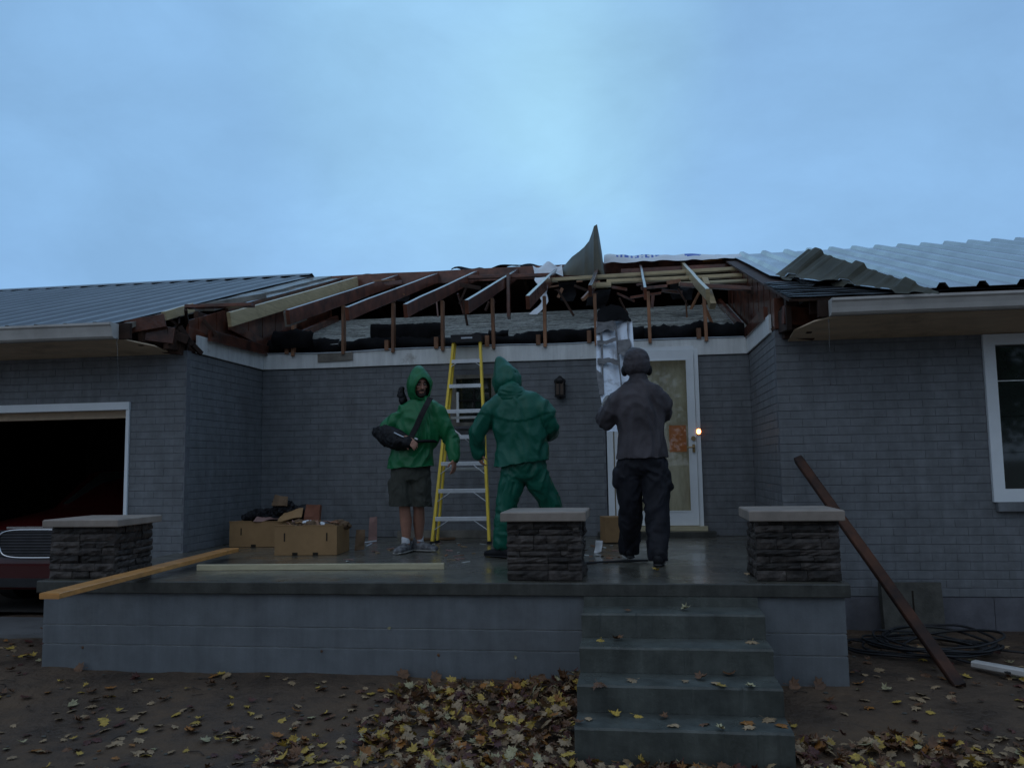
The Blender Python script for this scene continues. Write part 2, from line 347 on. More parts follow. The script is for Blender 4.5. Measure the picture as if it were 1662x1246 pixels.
def remesh(mb, vox, smooth=6, wr=0, wf=6, aniso=(1, 1, 1), fine=0):
    me = bpy.data.meshes.new('tmp'); me.from_pydata([tuple(v) for v in mb.v], [], mb.f); me.update()
    o = bpy.data.objects.new('tmp', me); COL.objects.link(o)
    q = o.modifiers.new('r', 'REMESH'); q.mode = 'VOXEL'; q.voxel_size = vox; q.adaptivity = 0
    q = o.modifiers.new('s', 'SMOOTH'); q.iterations = smooth; q.factor = .5
    dg = bpy.context.evaluated_depsgraph_get(); r = bpy.data.meshes.new_from_object(o.evaluated_get(dg))
    n = len(r.vertices); co = np.empty(n*3); r.vertices.foreach_get('co', co); co = co.reshape(-1, 3)
    no = np.empty(n*3); r.vertices.foreach_get('normal', no); no = no.reshape(-1, 3)
    if wr:
        for i in range(n):
            p = V(co[i]); p = V((p.x*aniso[0], p.y*aniso[1], p.z*aniso[2]))
            w = V((noise.noise(p*wf*.6), noise.noise(p*wf*.6+V((4, 4, 4))), noise.noise(p*wf*.6+V((8, 2, 4)))))*.35
            d = (1-abs(noise.noise((p+w)*wf))*2.2)*wr + noise.noise((p+w)*wf*.4)*wr*1.2 + (1-abs(noise.noise((p+w*.6)*wf*2.3))*2)*wr*.4
            co[i] += no[i]*(d-wr*.4)
    fs = [tuple(f.vertices) for f in r.polygons]
    bpy.data.objects.remove(o); bpy.data.meshes.remove(me); bpy.data.meshes.remove(r)
    return co, fs
def organic(name, mb, mt, parent, vox=.012, smooth=6, wr=0, wf=6, aniso=(1, 1, 1), hem=None, yoke=None):
    co, fs = remesh(mb, vox, smooth, wr, wf, aniso)
    if hem is not None:   # garment ends in a clean hem line: (point, slope along x)
        for i in range(len(co)):
            h = hem[0].z+hem[1]*(co[i][0]-hem[0].x)+noise.noise(V((co[i][0]*9, co[i][1]*9, 2)))*.012
            if co[i][2] < h: co[i][2] = h
    if yoke is not None:  # shoulder flap stands proud of the back panel
        for i in range(len(co)):
            dx = co[i][0]-yoke.x
            if co[i][2] > yoke.z-.04*math.cos(dx*9)+noise.noise(V((co[i][0]*6, 1, 1)))*.01: co[i][1] -= .009 if co[i][1] < yoke.y else -.009; co[i][2] += .002
    return add(name, co, fs, mt, parent, True)

# ------------------------------------------------------------------ ground
def gz(x, y):
    t = min(1, max(0, -y/1.3)); z = -.655-.15*t*t*(3-2*t)
    if y < -1.3: z -= .04*min(1, (-y-1.3)/2)
    return z
def gzn(x, y):
    p = V((x, y, 0))
    fade = 1 if abs(x) < 9 and abs(y) < 9 else .3
    return gz(x, y)+(noise.noise(p*.9)*.025+noise.noise(p*3.1)*.014+noise.noise(p*9)*.006)*fade
xs = np.concatenate([[-400, -120, -50, -25], np.arange(-14, -6, .5), np.arange(-6, 6.01, .07), np.arange(6.5, 14, .5), [25, 50, 120, 400]])
ys = np.concatenate([[-400, -120, -50, -25], np.arange(-14, -3.2, .4), np.arange(-3.2, 2.6, .06), np.arange(3, 14, 1), [25, 60, 400]])
vs = [(x, y, gzn(x, y)) for y in ys for x in xs]; nx = len(xs)
fs = [(j*nx+i, j*nx+i+1, (j+1)*nx+i+1, (j+1)*nx+i) for j in range(len(ys)-1) for i in range(nx-1)]
g = add('ground', vs, fs, M['ground'], None, True, loc=(0, 0, 0)); tag(g, 'bare wet brown earth in front of the porch', kind='structure')
mb = MB(); mb.quad((-12, 1.1, -.628), (-3.92, 1.1, -.628), (-3.92, 1.93, -.628), (-12, 1.93, -.628), 20, 4, thick=.1)
tag(mb.build('driveway', M['drive']), 'grey concrete apron in front of the open garage', kind='structure')

# ------------------------------------------------------------------ house
YW, YB, XL, XR = 1.954, 3.692, -3.795, 1.948
house = empty('house', (0, YB, -.65), 'single storey grey painted brick house with its porch roof torn off', 'house')
bricks = []   # (wall part, origin point, u axis, n axis, cu, cz, w, h)
CH = .0742; BWD = .205; JT = .0035
def wall(name, o, u, n, u0, u1, z0, z1, holes=(), thick=.09):
    o, u, n = V(o), V(u), V(n)      # outer brick face plane through o; mortar recessed
    holes = [(max(h[0], u0), min(h[1], u1), max(h[2], z0), min(h[3], z1)) for h in holes]
    pan = MB(); us = sorted({u0, u1} | {h[0] for h in holes} | {h[1] for h in holes}); zs = sorted({z0, z1} | {h[2] for h in holes} | {h[3] for h in holes})
    for i in range(len(us)-1):
        for j in range(len(zs)-1):
            a, b, c_, d = us[i], us[i+1], zs[j], zs[j+1]
            if any(h[0]-1e-6 <= a and b <= h[1]+1e-6 and h[2]-1e-6 <= c_ and d <= h[3]+1e-6 for h in holes): continue
            P = [o+u*x+V((0, 0, z))-n*k for k in (.0045, thick) for x, z in ((a, c_), (b, c_), (b, d), (a, d))]
            pan.put(P, [(0, 1, 2, 3), (7, 6, 5, 4), (0, 4, 5, 1), (2, 6, 7, 3), (1, 5, 6, 2), (0, 3, 7, 4)])
    w = pan.build(name, M['mortar'], house)
    rows = int(math.ceil((z1-z0)/CH))
    for r in range(rows):
        za = z0+r*CH+JT*.8; zb = min(z0+(r+1)*CH-JT*.8, z1-.001)
        if zb-za < .02: continue
        x = u0-(.5*(r % 2)+.0)*(BWD)
        while x < u1:
            segs = [(max(x+.0008, u0), min(x+BWD-.0005, u1))]
            for h in holes:
                if h[2] < zb-.01 and h[3] > za+.01:
                    ns = []
                    for a, b in segs:
                        if b <= h[0] or a >= h[1]: ns.append((a, b)); continue
                        if a < h[0]: ns.append((a, h[0]))
                        if b > h[1]: ns.append((h[1], b))
                    segs = ns
            for a, b in segs:
                if b-a > .025: bricks.append((w, o, u, n, (a+b)/2, (za+zb)/2, b-a, zb-za))
            x += BWD
    return w
# walls: (u along X for front-facing walls)
ZT = 2.005
bw = wall('brick_wall', (0, YB, 0), (1, 0, 0), (0, -1, 0), XL, XR, 0, ZT,
          holes=[(.33, 1.39, .06, 2.3), (-1.44, -.93, 1.27, 1.87)])
lw = wall('brick_wall', (0, YW, 0), (1, 0, 0), (0, -1, 0), -7.4, XL, -.65+.0742*.0, 2.02, holes=[(-9, -4.42, -.7, 1.51)])
rw = wall('brick_wall', (0, YW, 0), (1, 0, 0), (0, -1, 0), XR, 6.2, -.377, 1.93, holes=[(3.70, 5.3, .43, 1.885)])
lr = wall('brick_wall', (XL, 0, 0), (0, 1, 0), (1, 0, 0), YW+.0125, YB, 0, ZT)
rr = wall('brick_wall', (XR, 0, 0), (0, 1, 0), (-1, 0, 0), YW+.0125, YB, 0, ZT)
unit = {}
def brick_geo(w, h):
    x, z, b = w/2, h/2, .0024; bx_ = .0007; d = .012
    v = [(-x, d, -z), (x, d, -z), (x, d, z), (-x, d, z), (-x, b, -z), (x, b, -z), (x, b, z), (-x, b, z),
         (-x+bx_, 0, -z+b), (x-bx_, 0, -z+b), (x-bx_, 0, z-b), (-x+bx_, 0, z-b)]
    f = [(8, 9, 10, 11)]
    for i in range(4):
        j = (i+1) % 4; f.append((4+i, 4+j, 8+j, 8+i)); f.append((i, j, 4+j, 4+i))
    return v, f
def area(b):
    P = b[1]+b[2]*b[4]+V((0, 0, b[5])); d = CAM-P
    q = P-CAM; z = q.dot(FW)
    if z <= 0 or abs(q.dot(CR)/z*FOC) > 840 or abs(q.dot(CU)/z*FOC) > 640: return 0
    if b[0] in (bw,) and 0: return 0
    return b[6]*b[7]*max(0, b[3].dot(d.normalized()))/d.length_squared
bricks.sort(key=area, reverse=True)
rest = {}
for i, (w, o, u, n, cu, cz, bwid, bh) in enumerate(bricks):
    P = o+u*cu+V((0, 0, cz))
    rnd = random.Random(i)
    off = n*rnd.uniform(-.0015, .0015); P = P+off
    R = Matrix((u, -n, V((0, 0, 1)))).transposed()
    tilt = Matrix.Rotation(rnd.uniform(-.004, .004), 3, 'Y') @ Matrix.Rotation(rnd.uniform(-.006, .006), 3, 'Z')
    v, f = brick_geo(bwid, bh)
    if i < 300:
        key = (round(bwid, 3), round(bh, 3))
        if key not in unit:
            me = bpy.data.meshes.new('brick'); me.from_pydata(v, [], f); me.materials.append(M['brick']); unit[key] = me
        ob = bpy.data.objects.new('brick', unit[key]); COL.objects.link(ob); ob.parent = w
        ob.matrix_local = Matrix.Translation(P-ORG[w.name]) @ (R@tilt).to_4x4()
    else:
        m_ = rest.setdefault(w.name, (w, MB()))[1]
        m_.put([P+R@(tilt@V(q)) for q in v], f)
for w, m_ in rest.values(): tag(m_.build('brick_masonry', M['brick'], w), kind='stuff')
# foundation under right wing (block), projecting slightly
for i in range(5):
    mb = MB(); x0 = 1.99+i*.83
    mb.box(x0+.002, x0+.828, YW-.012, YW+.08, -.9, -.381); mb.build('foundation_block', M['found'], house)
# white frieze boards round the recess
def board(name, a, b, w, h, mt, up=(0, 0, 1), parent=house, seg=1, wob=0, c=.003):
    return MB().beam(a, b, w, h, up, seg=seg, wob=wob, c=c).build(name, mt, parent)
board('frieze_board', (XL+.024, YB-.014, 2.10), (XR-.024, YB-.014, 2.10), .022, .185, M['white'], seg=12, wob=.006)
board('frieze_board', (XL+.012, YW+.17, 2.105), (XL+.012, YB-.002, 2.10), .022, .185, M['white'], seg=4, wob=.004)
board('frieze_board', (XR-.012, YW+.16, 2.085), (XR-.012, YB-.002, 2.10), .022, .175, M['white'], seg=4, wob=.004)
board('drip_strip', (XL+.05, YB-.03, 2.198), (XR-.05, YB-.03, 2.198), .016, .01, M['strap'], seg=24, wob=.02)
# moisture-stained rotten patch on the frieze
MB().beam((-3.08, YB-.034, 2.14), (-2.62, YB-.034, 2.15), .008, .10, seg=6, wob=.03).build('rotten_patch', M['greywood'], house)
# old sill plate and top plates
board('top_plate', (XL, YB+.07, 2.10), (XR, YB+.07, 2.10), .12, .19, M['darkwood'])
for xx in (XL-.10, XR+.10): board('top_plate', (xx, YW+.05, 2.09), (xx, YB, 2.09), .14, .16, M['darkwood'])

# garage opening trim, interior
mb = MB().box(-9, -4.395, YW-.03, YW+.10, 1.435, 1.512); mb.build('garage_header_trim', M['whitec'], house)
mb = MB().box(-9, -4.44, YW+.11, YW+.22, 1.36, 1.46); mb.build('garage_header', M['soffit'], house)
mb = MB().box(-4.432, -4.398, YW-.02, YW+.14, -.63, 1.434); mb.build('garage_jamb_trim', M['whitec'], house)
mb = MB()
mb.quad((-9.5, YW+.2, -.62), (-3.95, YW+.2, -.62), (-3.95, 8.5, -.62), (-9.5, 8.5, -.62))
mb.quad((-9.5, 8.5, -.62), (-3.95, 8.5, -.62), (-3.95, 8.5, 1.9), (-9.5, 8.5, 1.9))
mb.quad((-3.95, YW+.15, -.62), (-3.95, 8.5, -.62), (-3.95, 8.5, 2.0), (-3.95, YW+.15, 2.0))
mb.quad((-9.5, YW+.1, 1.75), (-3.95, YW+.1, 1.75), (-3.95, 8.5, 1.75), (-9.5, 8.5, 1.75))
mb.quad((-9.5, YW+.1, -.62), (-9.5, 8.5, -.62), (-9.5, 8.5, 1.9), (-9.5, YW+.1, 1.9))
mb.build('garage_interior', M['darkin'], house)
# brick soldier strip seen above the garage opening is part of the wall; interior attic closure
# ---- soffits, gutters
YE = 1.30
def gutter(x0, x1, zb, zt, endcap):
    mb = MB(); pr = [(YE+.02, zt), (YE+.02, zb+.012), (YE-.055, zb+.012), (YE-.075, zb+.03), (YE-.085, zb+.07), (YE-.10, zt-.035), (YE-.115, zt-.02), (YE-.115, zt), (YE-.105, zt), (YE-.105, zt-.016), (YE-.09, zt-.03), (YE-.075, zb+.07), (YE-.065, zb+.034), (YE-.05, zb+.022), (YE+.01, zb+.022), (YE+.01, zt)]
    n = 10; vs = []
    for i in range(n+1):
        x = x0+(x1-x0)*i/n; dz = noise.noise(V((x*.6, zb, 0)))*.006
        vs += [(x, y, z+dz) for y, z in pr]
    k = len(pr); fs = [(i*k+j, (i+1)*k+j, (i+1)*k+(j+1) % k, i*k+(j+1) % k) for i in range(n) for j in range(k)]
    mb.put(vs, fs)
    g = mb.build('gutter', M['gutter'], house)
    xe = x0 if endcap < 0 else x1
    MB().put([(xe+s, y, z) for s in (-.002, .002) for y, z in pr[:8]], [tuple(range(8)), tuple(range(15, 7, -1))]+[(j, (j+1) % 8, 8+(j+1) % 8, 8+j) for j in range(8)]).build('end_cap', M['gutter'], g)
    return g
gutter(-8.5, -4.13, 2.04, 2.195, 1)
gutter(2.285, 6.3, 1.985, 2.13, -1)
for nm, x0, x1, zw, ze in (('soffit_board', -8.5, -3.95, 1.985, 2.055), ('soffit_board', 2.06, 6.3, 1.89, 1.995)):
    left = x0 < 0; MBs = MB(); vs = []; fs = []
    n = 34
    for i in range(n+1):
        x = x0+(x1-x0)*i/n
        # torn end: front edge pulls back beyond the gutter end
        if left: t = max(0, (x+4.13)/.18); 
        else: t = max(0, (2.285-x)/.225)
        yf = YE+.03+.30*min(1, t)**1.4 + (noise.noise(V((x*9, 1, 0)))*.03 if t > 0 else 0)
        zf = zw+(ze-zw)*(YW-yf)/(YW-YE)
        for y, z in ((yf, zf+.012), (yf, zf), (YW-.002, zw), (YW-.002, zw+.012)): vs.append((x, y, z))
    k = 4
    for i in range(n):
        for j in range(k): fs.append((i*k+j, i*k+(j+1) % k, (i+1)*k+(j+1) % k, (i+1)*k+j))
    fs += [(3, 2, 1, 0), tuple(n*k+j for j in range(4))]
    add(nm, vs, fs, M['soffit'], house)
# fascia boards behind the gutters and torn ends
board('fascia_board', (-8.5, YE+.045, 2.13), (-4.02, YE+.045, 2.13), .04, .15, M['darkwood'])
board('fascia_board', (2.2, YE+.045, 2.07), (6.3, YE+.045, 2.07), .04, .14, M['darkwood'])
# torn outer corners: stub framing
rj = random.Random(3)
for sx, xa, xb, zb in ((-1, -4.05, -3.80, 2.0), (1, 1.97, 2.30, 1.92)):
    board('blocking', ((xa+xb)/2-.13, YE+.25, zb+.12), ((xa+xb)/2-.13, YW+.2, zb+.16), .045, .2, M['darkwood'])
    board('blocking', ((xa+xb)/2+.06, YE+.38, zb+.10), ((xa+xb)/2+.06, YW+.2, zb+.13), .045, .2, M['darkwood'])
    board('blocking', (xa, YE+.32, zb+.16), (xb, YE+.42, zb+.13), .045, .16, M['oldwood'])
    board('blocking', (xa+.05, YW-.05, zb+.1), (xb-.02, YW-.03, zb+.08), .09, .22, M['darkwood'])
# ---- roofs
RP = .305
def profile(x0, x1, rib=.305, w=.04, h=.028, first=0.0):
    pts = [(x0, 0)]; x = first
    while x < x1:
        if x-w > x0 and x+w < x1:
            pts += [(x-w, 0), (x-w*.45, h), (x+w*.45, h), (x+w, 0)]
        x += rib
    pts.append((x1, 0)); return pts
def metalroof(xs_, y0, y1, mt, lift, ystart=None):
    for k in range(len(xs_)-1):
        a, b = xs_[k], xs_[k+1]; f = a+RP/2
        pr = profile(a, b+.012, first=f); vs = []; fs = []; ny = 10
        for j in range(ny+1):
            y = y0+(y1-y0)*j/ny
            for x, h in pr:
                dz = noise.noise(V((x*.8, y*.8, 2)))*.008
                vs.append((x, y, roofz(y, lift+h+dz+.002*(k % 2))))
        n = len(pr)
        for j in range(ny):
            for i in range(n-1): fs.append((j*n+i, j*n+i+1, (j+1)*n+i+1, (j+1)*n+i))
        m0 = len(vs); vs += [(x, y, z-.003) for x, y, z in vs]; fs += [tuple(reversed([q+m0 for q in f_])) for f_ in list(fs)]
        for i in range(n-1): fs.append((i+1, i, i+m0, i+1+m0))
        for j in range(ny): a_, b_ = j*n, (j+1)*n; fs.append((a_, b_, b_+m0, a_+m0)); a_, b_ = j*n+n-1, (j+1)*n+n-1; fs.append((b_, a_, a_+m0, b_+m0))
        add('roof_panel', vs, fs, mt, house)
YR = 6.2
XLM = -4.19          # edge of the left metal
metalroof([XLM-.915*i for i in range(8, -1, -1)], YE-.03, YR-.02, M['metalL'], .045)
# left ridge cap on the ribs
MB().quad((-11.5, YR-.12, roofz(YR-.12, .078)), (XLM, YR-.12, roofz(YR-.12, .078)), (XLM, YR+.03, roofz(YR+.0, .098)), (-11.5, YR+.03, roofz(YR, .098)), 20, 1, thick=.004).build('ridge_cap', M['metalL'], house)
MB().quad((-11.5, YR+.03, roofz(YR, .098)), (XLM, YR+.03, roofz(YR, .098)), (XLM, YR+.4, roofz(YR, -.02)), (-11.5, YR+.4, roofz(YR, -.02)), 20, 1, thick=.004).build('ridge_cap', M['metalL'], house)
# decks below the metal
def deck(x0, x1, y0, y1, mt, name='roof_deck', lift=.0, th=.02):
    MB().quad((x0, y0, roofz(y0, lift)), (x1, y0, roofz(y0, lift)), (x1, y1, roofz(y1, lift)), (x0, y1, roofz(y1, lift)), 6, 6, thick=th).build(name, mt, house)
deck(-11.5, -4.16, YE+.0, YR, M['darkwood'])
# weathered boards beside the left metal
for i, (xa, xb, y0) in enumerate([(-4.158, -4.08, 1.42), (-4.076, -3.99, 1.62), (-3.986, -3.86, 2.6)]):
    MB().quad((xa, y0, roofz(y0, .03)), (xb, y0, roofz(y0, .03)), (xb, YR, roofz(YR, .03)), (xa, YR, roofz(YR, .03)), 2, 14, wob=.008, thick=.05).build('deck_board', M['greywood'], house)
MB().quad((-3.85, 3.3, roofz(3.3, -.0)), (-3.72, 3.3, roofz(3.3, -.0)), (-3.72, YR, roofz(YR)), (-3.85, YR, roofz(YR)), 2, 10, wob=.01, thick=.03).build('deck_board', M['greywood'], house)
# right: metal panels, the first ones start up the slope where the sheet peeled back
rx0 = 2.10
panx = [rx0+.915*i for i in range(7)]
A = atroof(1258, 447, .045); B = atroof(1525, 479, .045)
def yfold(x): return A.y+(B.y-A.y)*(x-A.x)/(B.x-A.x)
pr = []
f = rx0+RP/2
for k in range(6):
    a, b = panx[k], panx[k+1]
    pr = []; x = a
    pts = profile(a, b+.012, w=.05, h=.042, first=a+RP/2)
    # densify flats
    fine = []
    for i in range(len(pts)-1):
        (xa, ha), (xb, hb) = pts[i], pts[i+1]; nn = max(1, int((xb-xa)/.06))
        for q in range(nn): fine.append((xa+(xb-xa)*q/nn, ha+(hb-ha)*q/nn))
    fine.append(pts[-1]); vs = []; fs = []; ny = 12
    for j in range(ny+1):
        for x, h in fine:
            ys_ = max(YE-.03, yfold(x)) if x < B.x else YE-.03
            y = ys_+(YR-ys_)*j/ny
            dz = noise.noise(V((x*.8, y*.8, 5)))*.01
            vs.append((x, y, roofz(y, .045+h+dz+.002*(k % 2))))
    n = len(fine)
    for j in range(ny):
        for i in range(n-1): fs.append((j*n+i, j*n+i+1, (j+1)*n+i+1, (j+1)*n+i))
    m0 = len(vs); vs += [(x, y, z-.003) for x, y, z in vs]; fs += [tuple(reversed([q+m0 for q in f_])) for f_ in list(fs)]
    for i in range(n-1): fs.append((i+1, i, i+m0, i+1+m0))
    for j in range(ny): a_, b_ = j*n, (j+1)*n; fs.append((a_, b_, b_+m0, a_+m0))
    add('roof_panel', vs, fs, M['metal'], house)
# the peeled corner folded back over the fold line
T = at(1312, 404, (A.y-.40)); T2 = B
vs = []; fs = []; nu, nv = 60, 8
fold = []; tipl = []
for i in range(nu+1):
    u = i/nu; x = A.x+(B.x-A.x)*u
    p = V((x, yfold(x)-.005, roofz(yfold(x), .05)))
    q = T*(1-u)+(B+V((0, .02, .03)))*u
    q.z += .06*math.sin(math.pi*u)*0
    ph = (x-A.x)/RP*1.0+.25; fr = ph-math.floor(ph)
    h = .028*max(0, min(1, (0.5-abs(fr-.5)-.36)/.06)) if abs(fr-.5) < .14 else 0
    h = .05*max(0, min(1, (.15-abs(fr-.5))/.05))*min(1, (1-u)*4)
    f3 = (ph*3) % 1; h = max(h, .010*max(0, min(1, (.16-abs(f3-.5))/.06)))
    fold.append((p, q, h))
for j in range(nv+1):
    v = j/nv
    for p, q, h in fold:
        d = (q-p); bulge = math.sin(math.pi*min(1, v*1.0))*.06
        c_ = p+d*v; c_.y += bulge*(1-v)*1.2*min(1, d.length*2); c_.z += -h*1.0 if v < .2 else 0
        c_ = c_+V((0, -.8, .5)).normalized()*h*min(1, .3+v)
        vs.append(c_)
for j in range(nv):
    for i in range(nu): k = j*(nu+1)+i; fs.append((k, k+1, k+nu+2, k+nu+1))
m0 = len(vs); vs += [v_+V((0, .004, .002)) for v_ in vs]; fs += [tuple(reversed([q+m0 for q in f_])) for f_ in list(fs)]
add('peeled_roof_panel', vs, fs, M['metalU'], house)['label'] = 'peeled metal sheet folded back to show its dull olive underside'
# shingled deck where the sheet has gone (right wing)
nr = 9
for i in range(nr):
    y0 = YE+.03+i*.14; y1 = y0+.155
    MB().quad((1.99+.02*rj.random(), y0, roofz(y0, .016)), (4.6, y0, roofz(y0, .016)), (4.6, y1, roofz(y1, .004)), (1.97, y1, roofz(y1, .004)), 16, 1, wob=.01, wf=4, thick=.006).build('shingle_course', M['blackshingle'], house)
deck(1.97, 8, YE+.03, YR, M['darkwood'], lift=-.004)
MB().quad((2.35, 2.0, roofz(2.0, .03)), (2.9, 1.75, roofz(1.75, .03)), (2.7, 2.3, roofz(2.3, .03)), (2.2, 2.9, roofz(2.9, .03)), 16, 8, wob=.07, wf=4, thick=.004).build('torn_felt', M['blackfelt'], house)
# rear slope and end closures of the attic
def rz_(y): return 3.70-.3165*(y-YR)
mb = MB(); mb.quad((-12, YR, roofz(YR, -.03)), (8, YR, roofz(YR, -.03)), (8, 11, rz_(11)-.03), (-12, 11, rz_(11)-.03), 10, 4, thick=.04); mb.build('rear_roof_slope', M['darkwood'], house)
MB().box(-12, 8, 10.9, 11, -.7, 2.2).build('rear_wall', M['found'], house)
board('ridge_board', (-4.25, YR, roofz(YR, -.07)), (2.1, YR, roofz(YR, -.07)), .04, .19, M['oldwood'], seg=10, wob=.01)
# gable infill over the return walls (vertical boards)
for X, sgn in ((-3.86, 1), (2.03, -1)):
    y = YW+.1; i = 0
    while y < YR-.1:
        y1 = min(y+.19, YR-.05); zt0, zt1 = roofz(y, -.05), roofz(y1, -.05); g_ = .004; o_ = .004*(i % 2)
        vs = [(X+dx, yy, zz) for dx in (0-o_, .022+o_) for yy, zz in ((y+g_, 2.05), (y1-g_, 2.05), (y1-g_, zt1), (y+g_, zt0))]
        add('gable_board', vs, [(0, 1, 2, 3), (7, 6, 5, 4), (0, 4, 5, 1), (1, 5, 6, 2), (2, 6, 7, 3), (3, 7, 4, 0)], M['oldwood'], house); y = y1; i += 1
# old shingled roof under the torn porch roof
def oz(y): return 2.29+.325*(y-3.86)
mb = MB(); mb.quad((-3.83, 3.80, oz(3.80)-.03), (2.02, 3.80, oz(3.80)-.03), (2.02, 6.15, oz(6.15)-.03), (-3.83, 6.15, oz(6.15)-.03), 4, 4, thick=.04); mb.build('old_roof_deck', M['darkwood'], house)
EXP = .062
ys0 = 3.86; r = 0
while ys0 < 6.12:
    # individual tabs at the near courses, irregular butts
    mb = MB(); x = -3.82+(.08 if r % 2 else 0)
    while x < 2.0:
        w = rj.uniform(.22, .36); x1 = min(x+w, 2.01); j = rj.uniform(-.006, .006); h = rj.uniform(.006, .012)
        if not (ys0 < 3.98 and rj.random() < .3):
            mb.quad((x+.002, ys0+j, oz(ys0+j)+h), (x1-.002, ys0+j, oz(ys0+j)+h), (x1-.002, ys0+EXP*1.25, oz(ys0+EXP*1.25)-.002), (x+.002, ys0+EXP*1.25, oz(ys0+EXP*1.25)-.002), thick=.006)
        x = x1
    mb.build('shingle_course', M['shingle'], house); ys0 += EXP; r += 1
# rakes of the old roof: brown sloping boards along both ends
for X in (-3.74, 1.93):
    board('rake_board', (X, YW+.35, 2.22), (X, 3.7, 2.24), .04, .12, M['oldwood'])
    board('rake_board', (X+(.04 if X < 0 else -.04), 3.8, oz(3.8)+.05), (X+(.04 if X < 0 else -.04), 6.0, oz(6.0)+.05), .05, .10, M['oldwood'])
for i in range(9):    # step flashing at the right end
    y = 3.95+i*.13
    MB().quad((1.86, y, oz(y)+.02), (1.93, y, oz(y)+.1), (1.93, y+.1, oz(y+.1)+.09), (1.86, y+.1, oz(y+.1)+.02), thick=.003).build('step_flashing', M['strap'], house)
# cripple studs
PX = [-3.44, -2.807, -2.194, -1.592, -.985, -.383, .205, .811, 1.435]
for i, x in enumerate(PX):
    zt = roofz(YB, -.16); lean = rj.uniform(-.012, .012)
    board('stud', (x+.05, YB-.03, 2.16), (x+.05+lean, YB-.03, zt), .036, .075, M['postwood'], up=(0, 1, 0))
    if i % 2 == 0 or i in (3, 5): board('blocking', (x-.03, YB-.02, 2.19), (x-.03, YB-.02, 2.30+rj.uniform(0, .04)), .05, .06, M['postwood'], up=(0, 1, 0))
# rafters: (x, y lower, y upper, depth, wood)
def rafter(x, y0, y1, mt, dep=.14, w=.04, lift=0, x1=None, z0off=0):
    x1 = x if x1 is None else x1
    a = V((x, y0, roofz(y0, lift+z0off)-dep/2)); b = V((x1, y1, roofz(y1, lift)-dep/2))
    return MB().beam(a, b, w, dep, c=.003, seg=6, wob=.008).build('rafter', mt, house)
rafter(-3.44, 2.13, 6.12, M['pine'], dep=.15)
rafter(-2.807, 2.15, 6.17, M['oldwood'], dep=.15)
rafter(-2.194, 2.18, 6.17, M['oldwood'])
rafter(-1.592, 2.21, 6.17, M['oldwood'])
rafter(-.985, 2.31, 6.17, M['oldwood'])
rafter(-.383, 2.5, 6.17, M['oldwood'])
rafter(.22, 3.2, 6.17, M['oldwood'], dep=.13)
rafter(.811, 2.75, 6.17, M['oldwood'], w=.03, dep=.13)
rafter(1.40, 2.35, 6.17, M['pine'], dep=.11)
rafter(-3.70, 2.6, 6.17, M['oldwood'])
# doubled grey end block on second rafter
MB().beam((-2.83, 2.16, roofz(2.16, -.02)-.075), (-2.83, 2.62, roofz(2.62, -.02)-.075), .05, .155).build('splice_block', M['greywood'], house)
# rear-slope rafters seen through the opening
for i, x in enumerate(PX+[1.9]):
    MB().beam((x+.1, YR+.05, rz_(YR)-.12), (x+.1, 8.6, rz_(8.6)-.12), .04, .12).build('rear_rafter', M['darkwood'], house)
# bits along the torn left corner
def pbeam(name, p0, p1, w, h, mt, up=(0, 0, 1), seg=1, wob=0, par=house): return MB().beam(p0, p1, w, h, up, seg=seg, wob=wob).build(name, mt, par)
pbeam('rafter', at(266, 513, 1.75), at(312, 499, 2.15), .05, .09, M['pine'])
pbeam('rafter', at(312, 500, 2.18), at(430, 480, 3.0), .045, .06, M['greywood'])
pbeam('lookout', at(303, 498, 1.9), at(411, 495, 1.95), .10, .035, M['oldwood'])
pbeam('blocking', at(200, 532, 1.5), at(268, 520, 1.62), .05, .13, M['oldwood'])
pbeam('blocking', atx(318, 512, -3.90), atx(372, 532, -3.90), .05, .09, M['darkwood'])
pbeam('rake_board', atx(304, 540, -3.835), atx(420, 583, -3.835), .03, .13, M['oldwood'])
pbeam('blocking', atx(372, 528, -3.80), atx(425, 556, -3.80), .03, .10, M['oldwood'])
pbeam('broken_batten', at(330, 520, 2.3), at(352, 545, 2.35), .03, .04, M['darkwood'])
pbeam('broken_batten', at(292, 530, 1.9), at(312, 560, 1.95), .05, .05, M['darkwood'])
pbeam('broken_batten', at(286, 545, 1.85), at(305, 552, 1.9), .04, .09, M['darkwood'])
# purlins and broken battens on the right part
pbeam('purlin', at(750, 451, 5.4), at(893, 446, 5.4), .09, .045, M['oldwood'], wob=.01, seg=4)
pbeam('hanging_board', at(825, 446, 4.9), at(826, 516, 4.7), .04, .09, M['oldwood'], up=(0, 1, 0))
pbeam('purlin', at(891, 455, 5.0), at(1219, 435, 5.05), .09, .045, M['pine'], wob=.01, seg=5)
pbeam('purlin', at(985, 457, 4.6), at(1234, 446, 4.6), .09, .042, M['pine'], wob=.008, seg=5)
pbeam('purlin', at(1102, 461, 4.2), at(1252, 454, 4.2), .09, .03, M['palewood'])
pbeam('purlin', at(1104, 462, 4.05), at(1277, 472, 3.7), .09, .045, M['oldwood'])
pbeam('purlin', at(1008, 441, 5.8), at(1210, 431, 5.8), .09, .06, M['oldwood'], seg=4, wob=.01)
pbeam('purlin', at(1140, 424, 6.2), at(1196, 419, 6.2), .1, .03, M['orangewood'])
pbeam('broken_batten', at(972, 458, 4.6), at(946, 486, 4.4), .05, .04, M['postwood'])
pbeam('broken_batten', at(966, 463, 4.5), at(992, 462, 4.5), .09, .05, M['pine'])
pbeam('broken_batten', at(1040, 468, 4.4), at(1083, 464, 4.4), .03, .03, M['oldwood'])
pbeam('broken_batten', at(1143, 455, 4.2), at(1157, 497, 3.9), .07, .09, M['pine'])
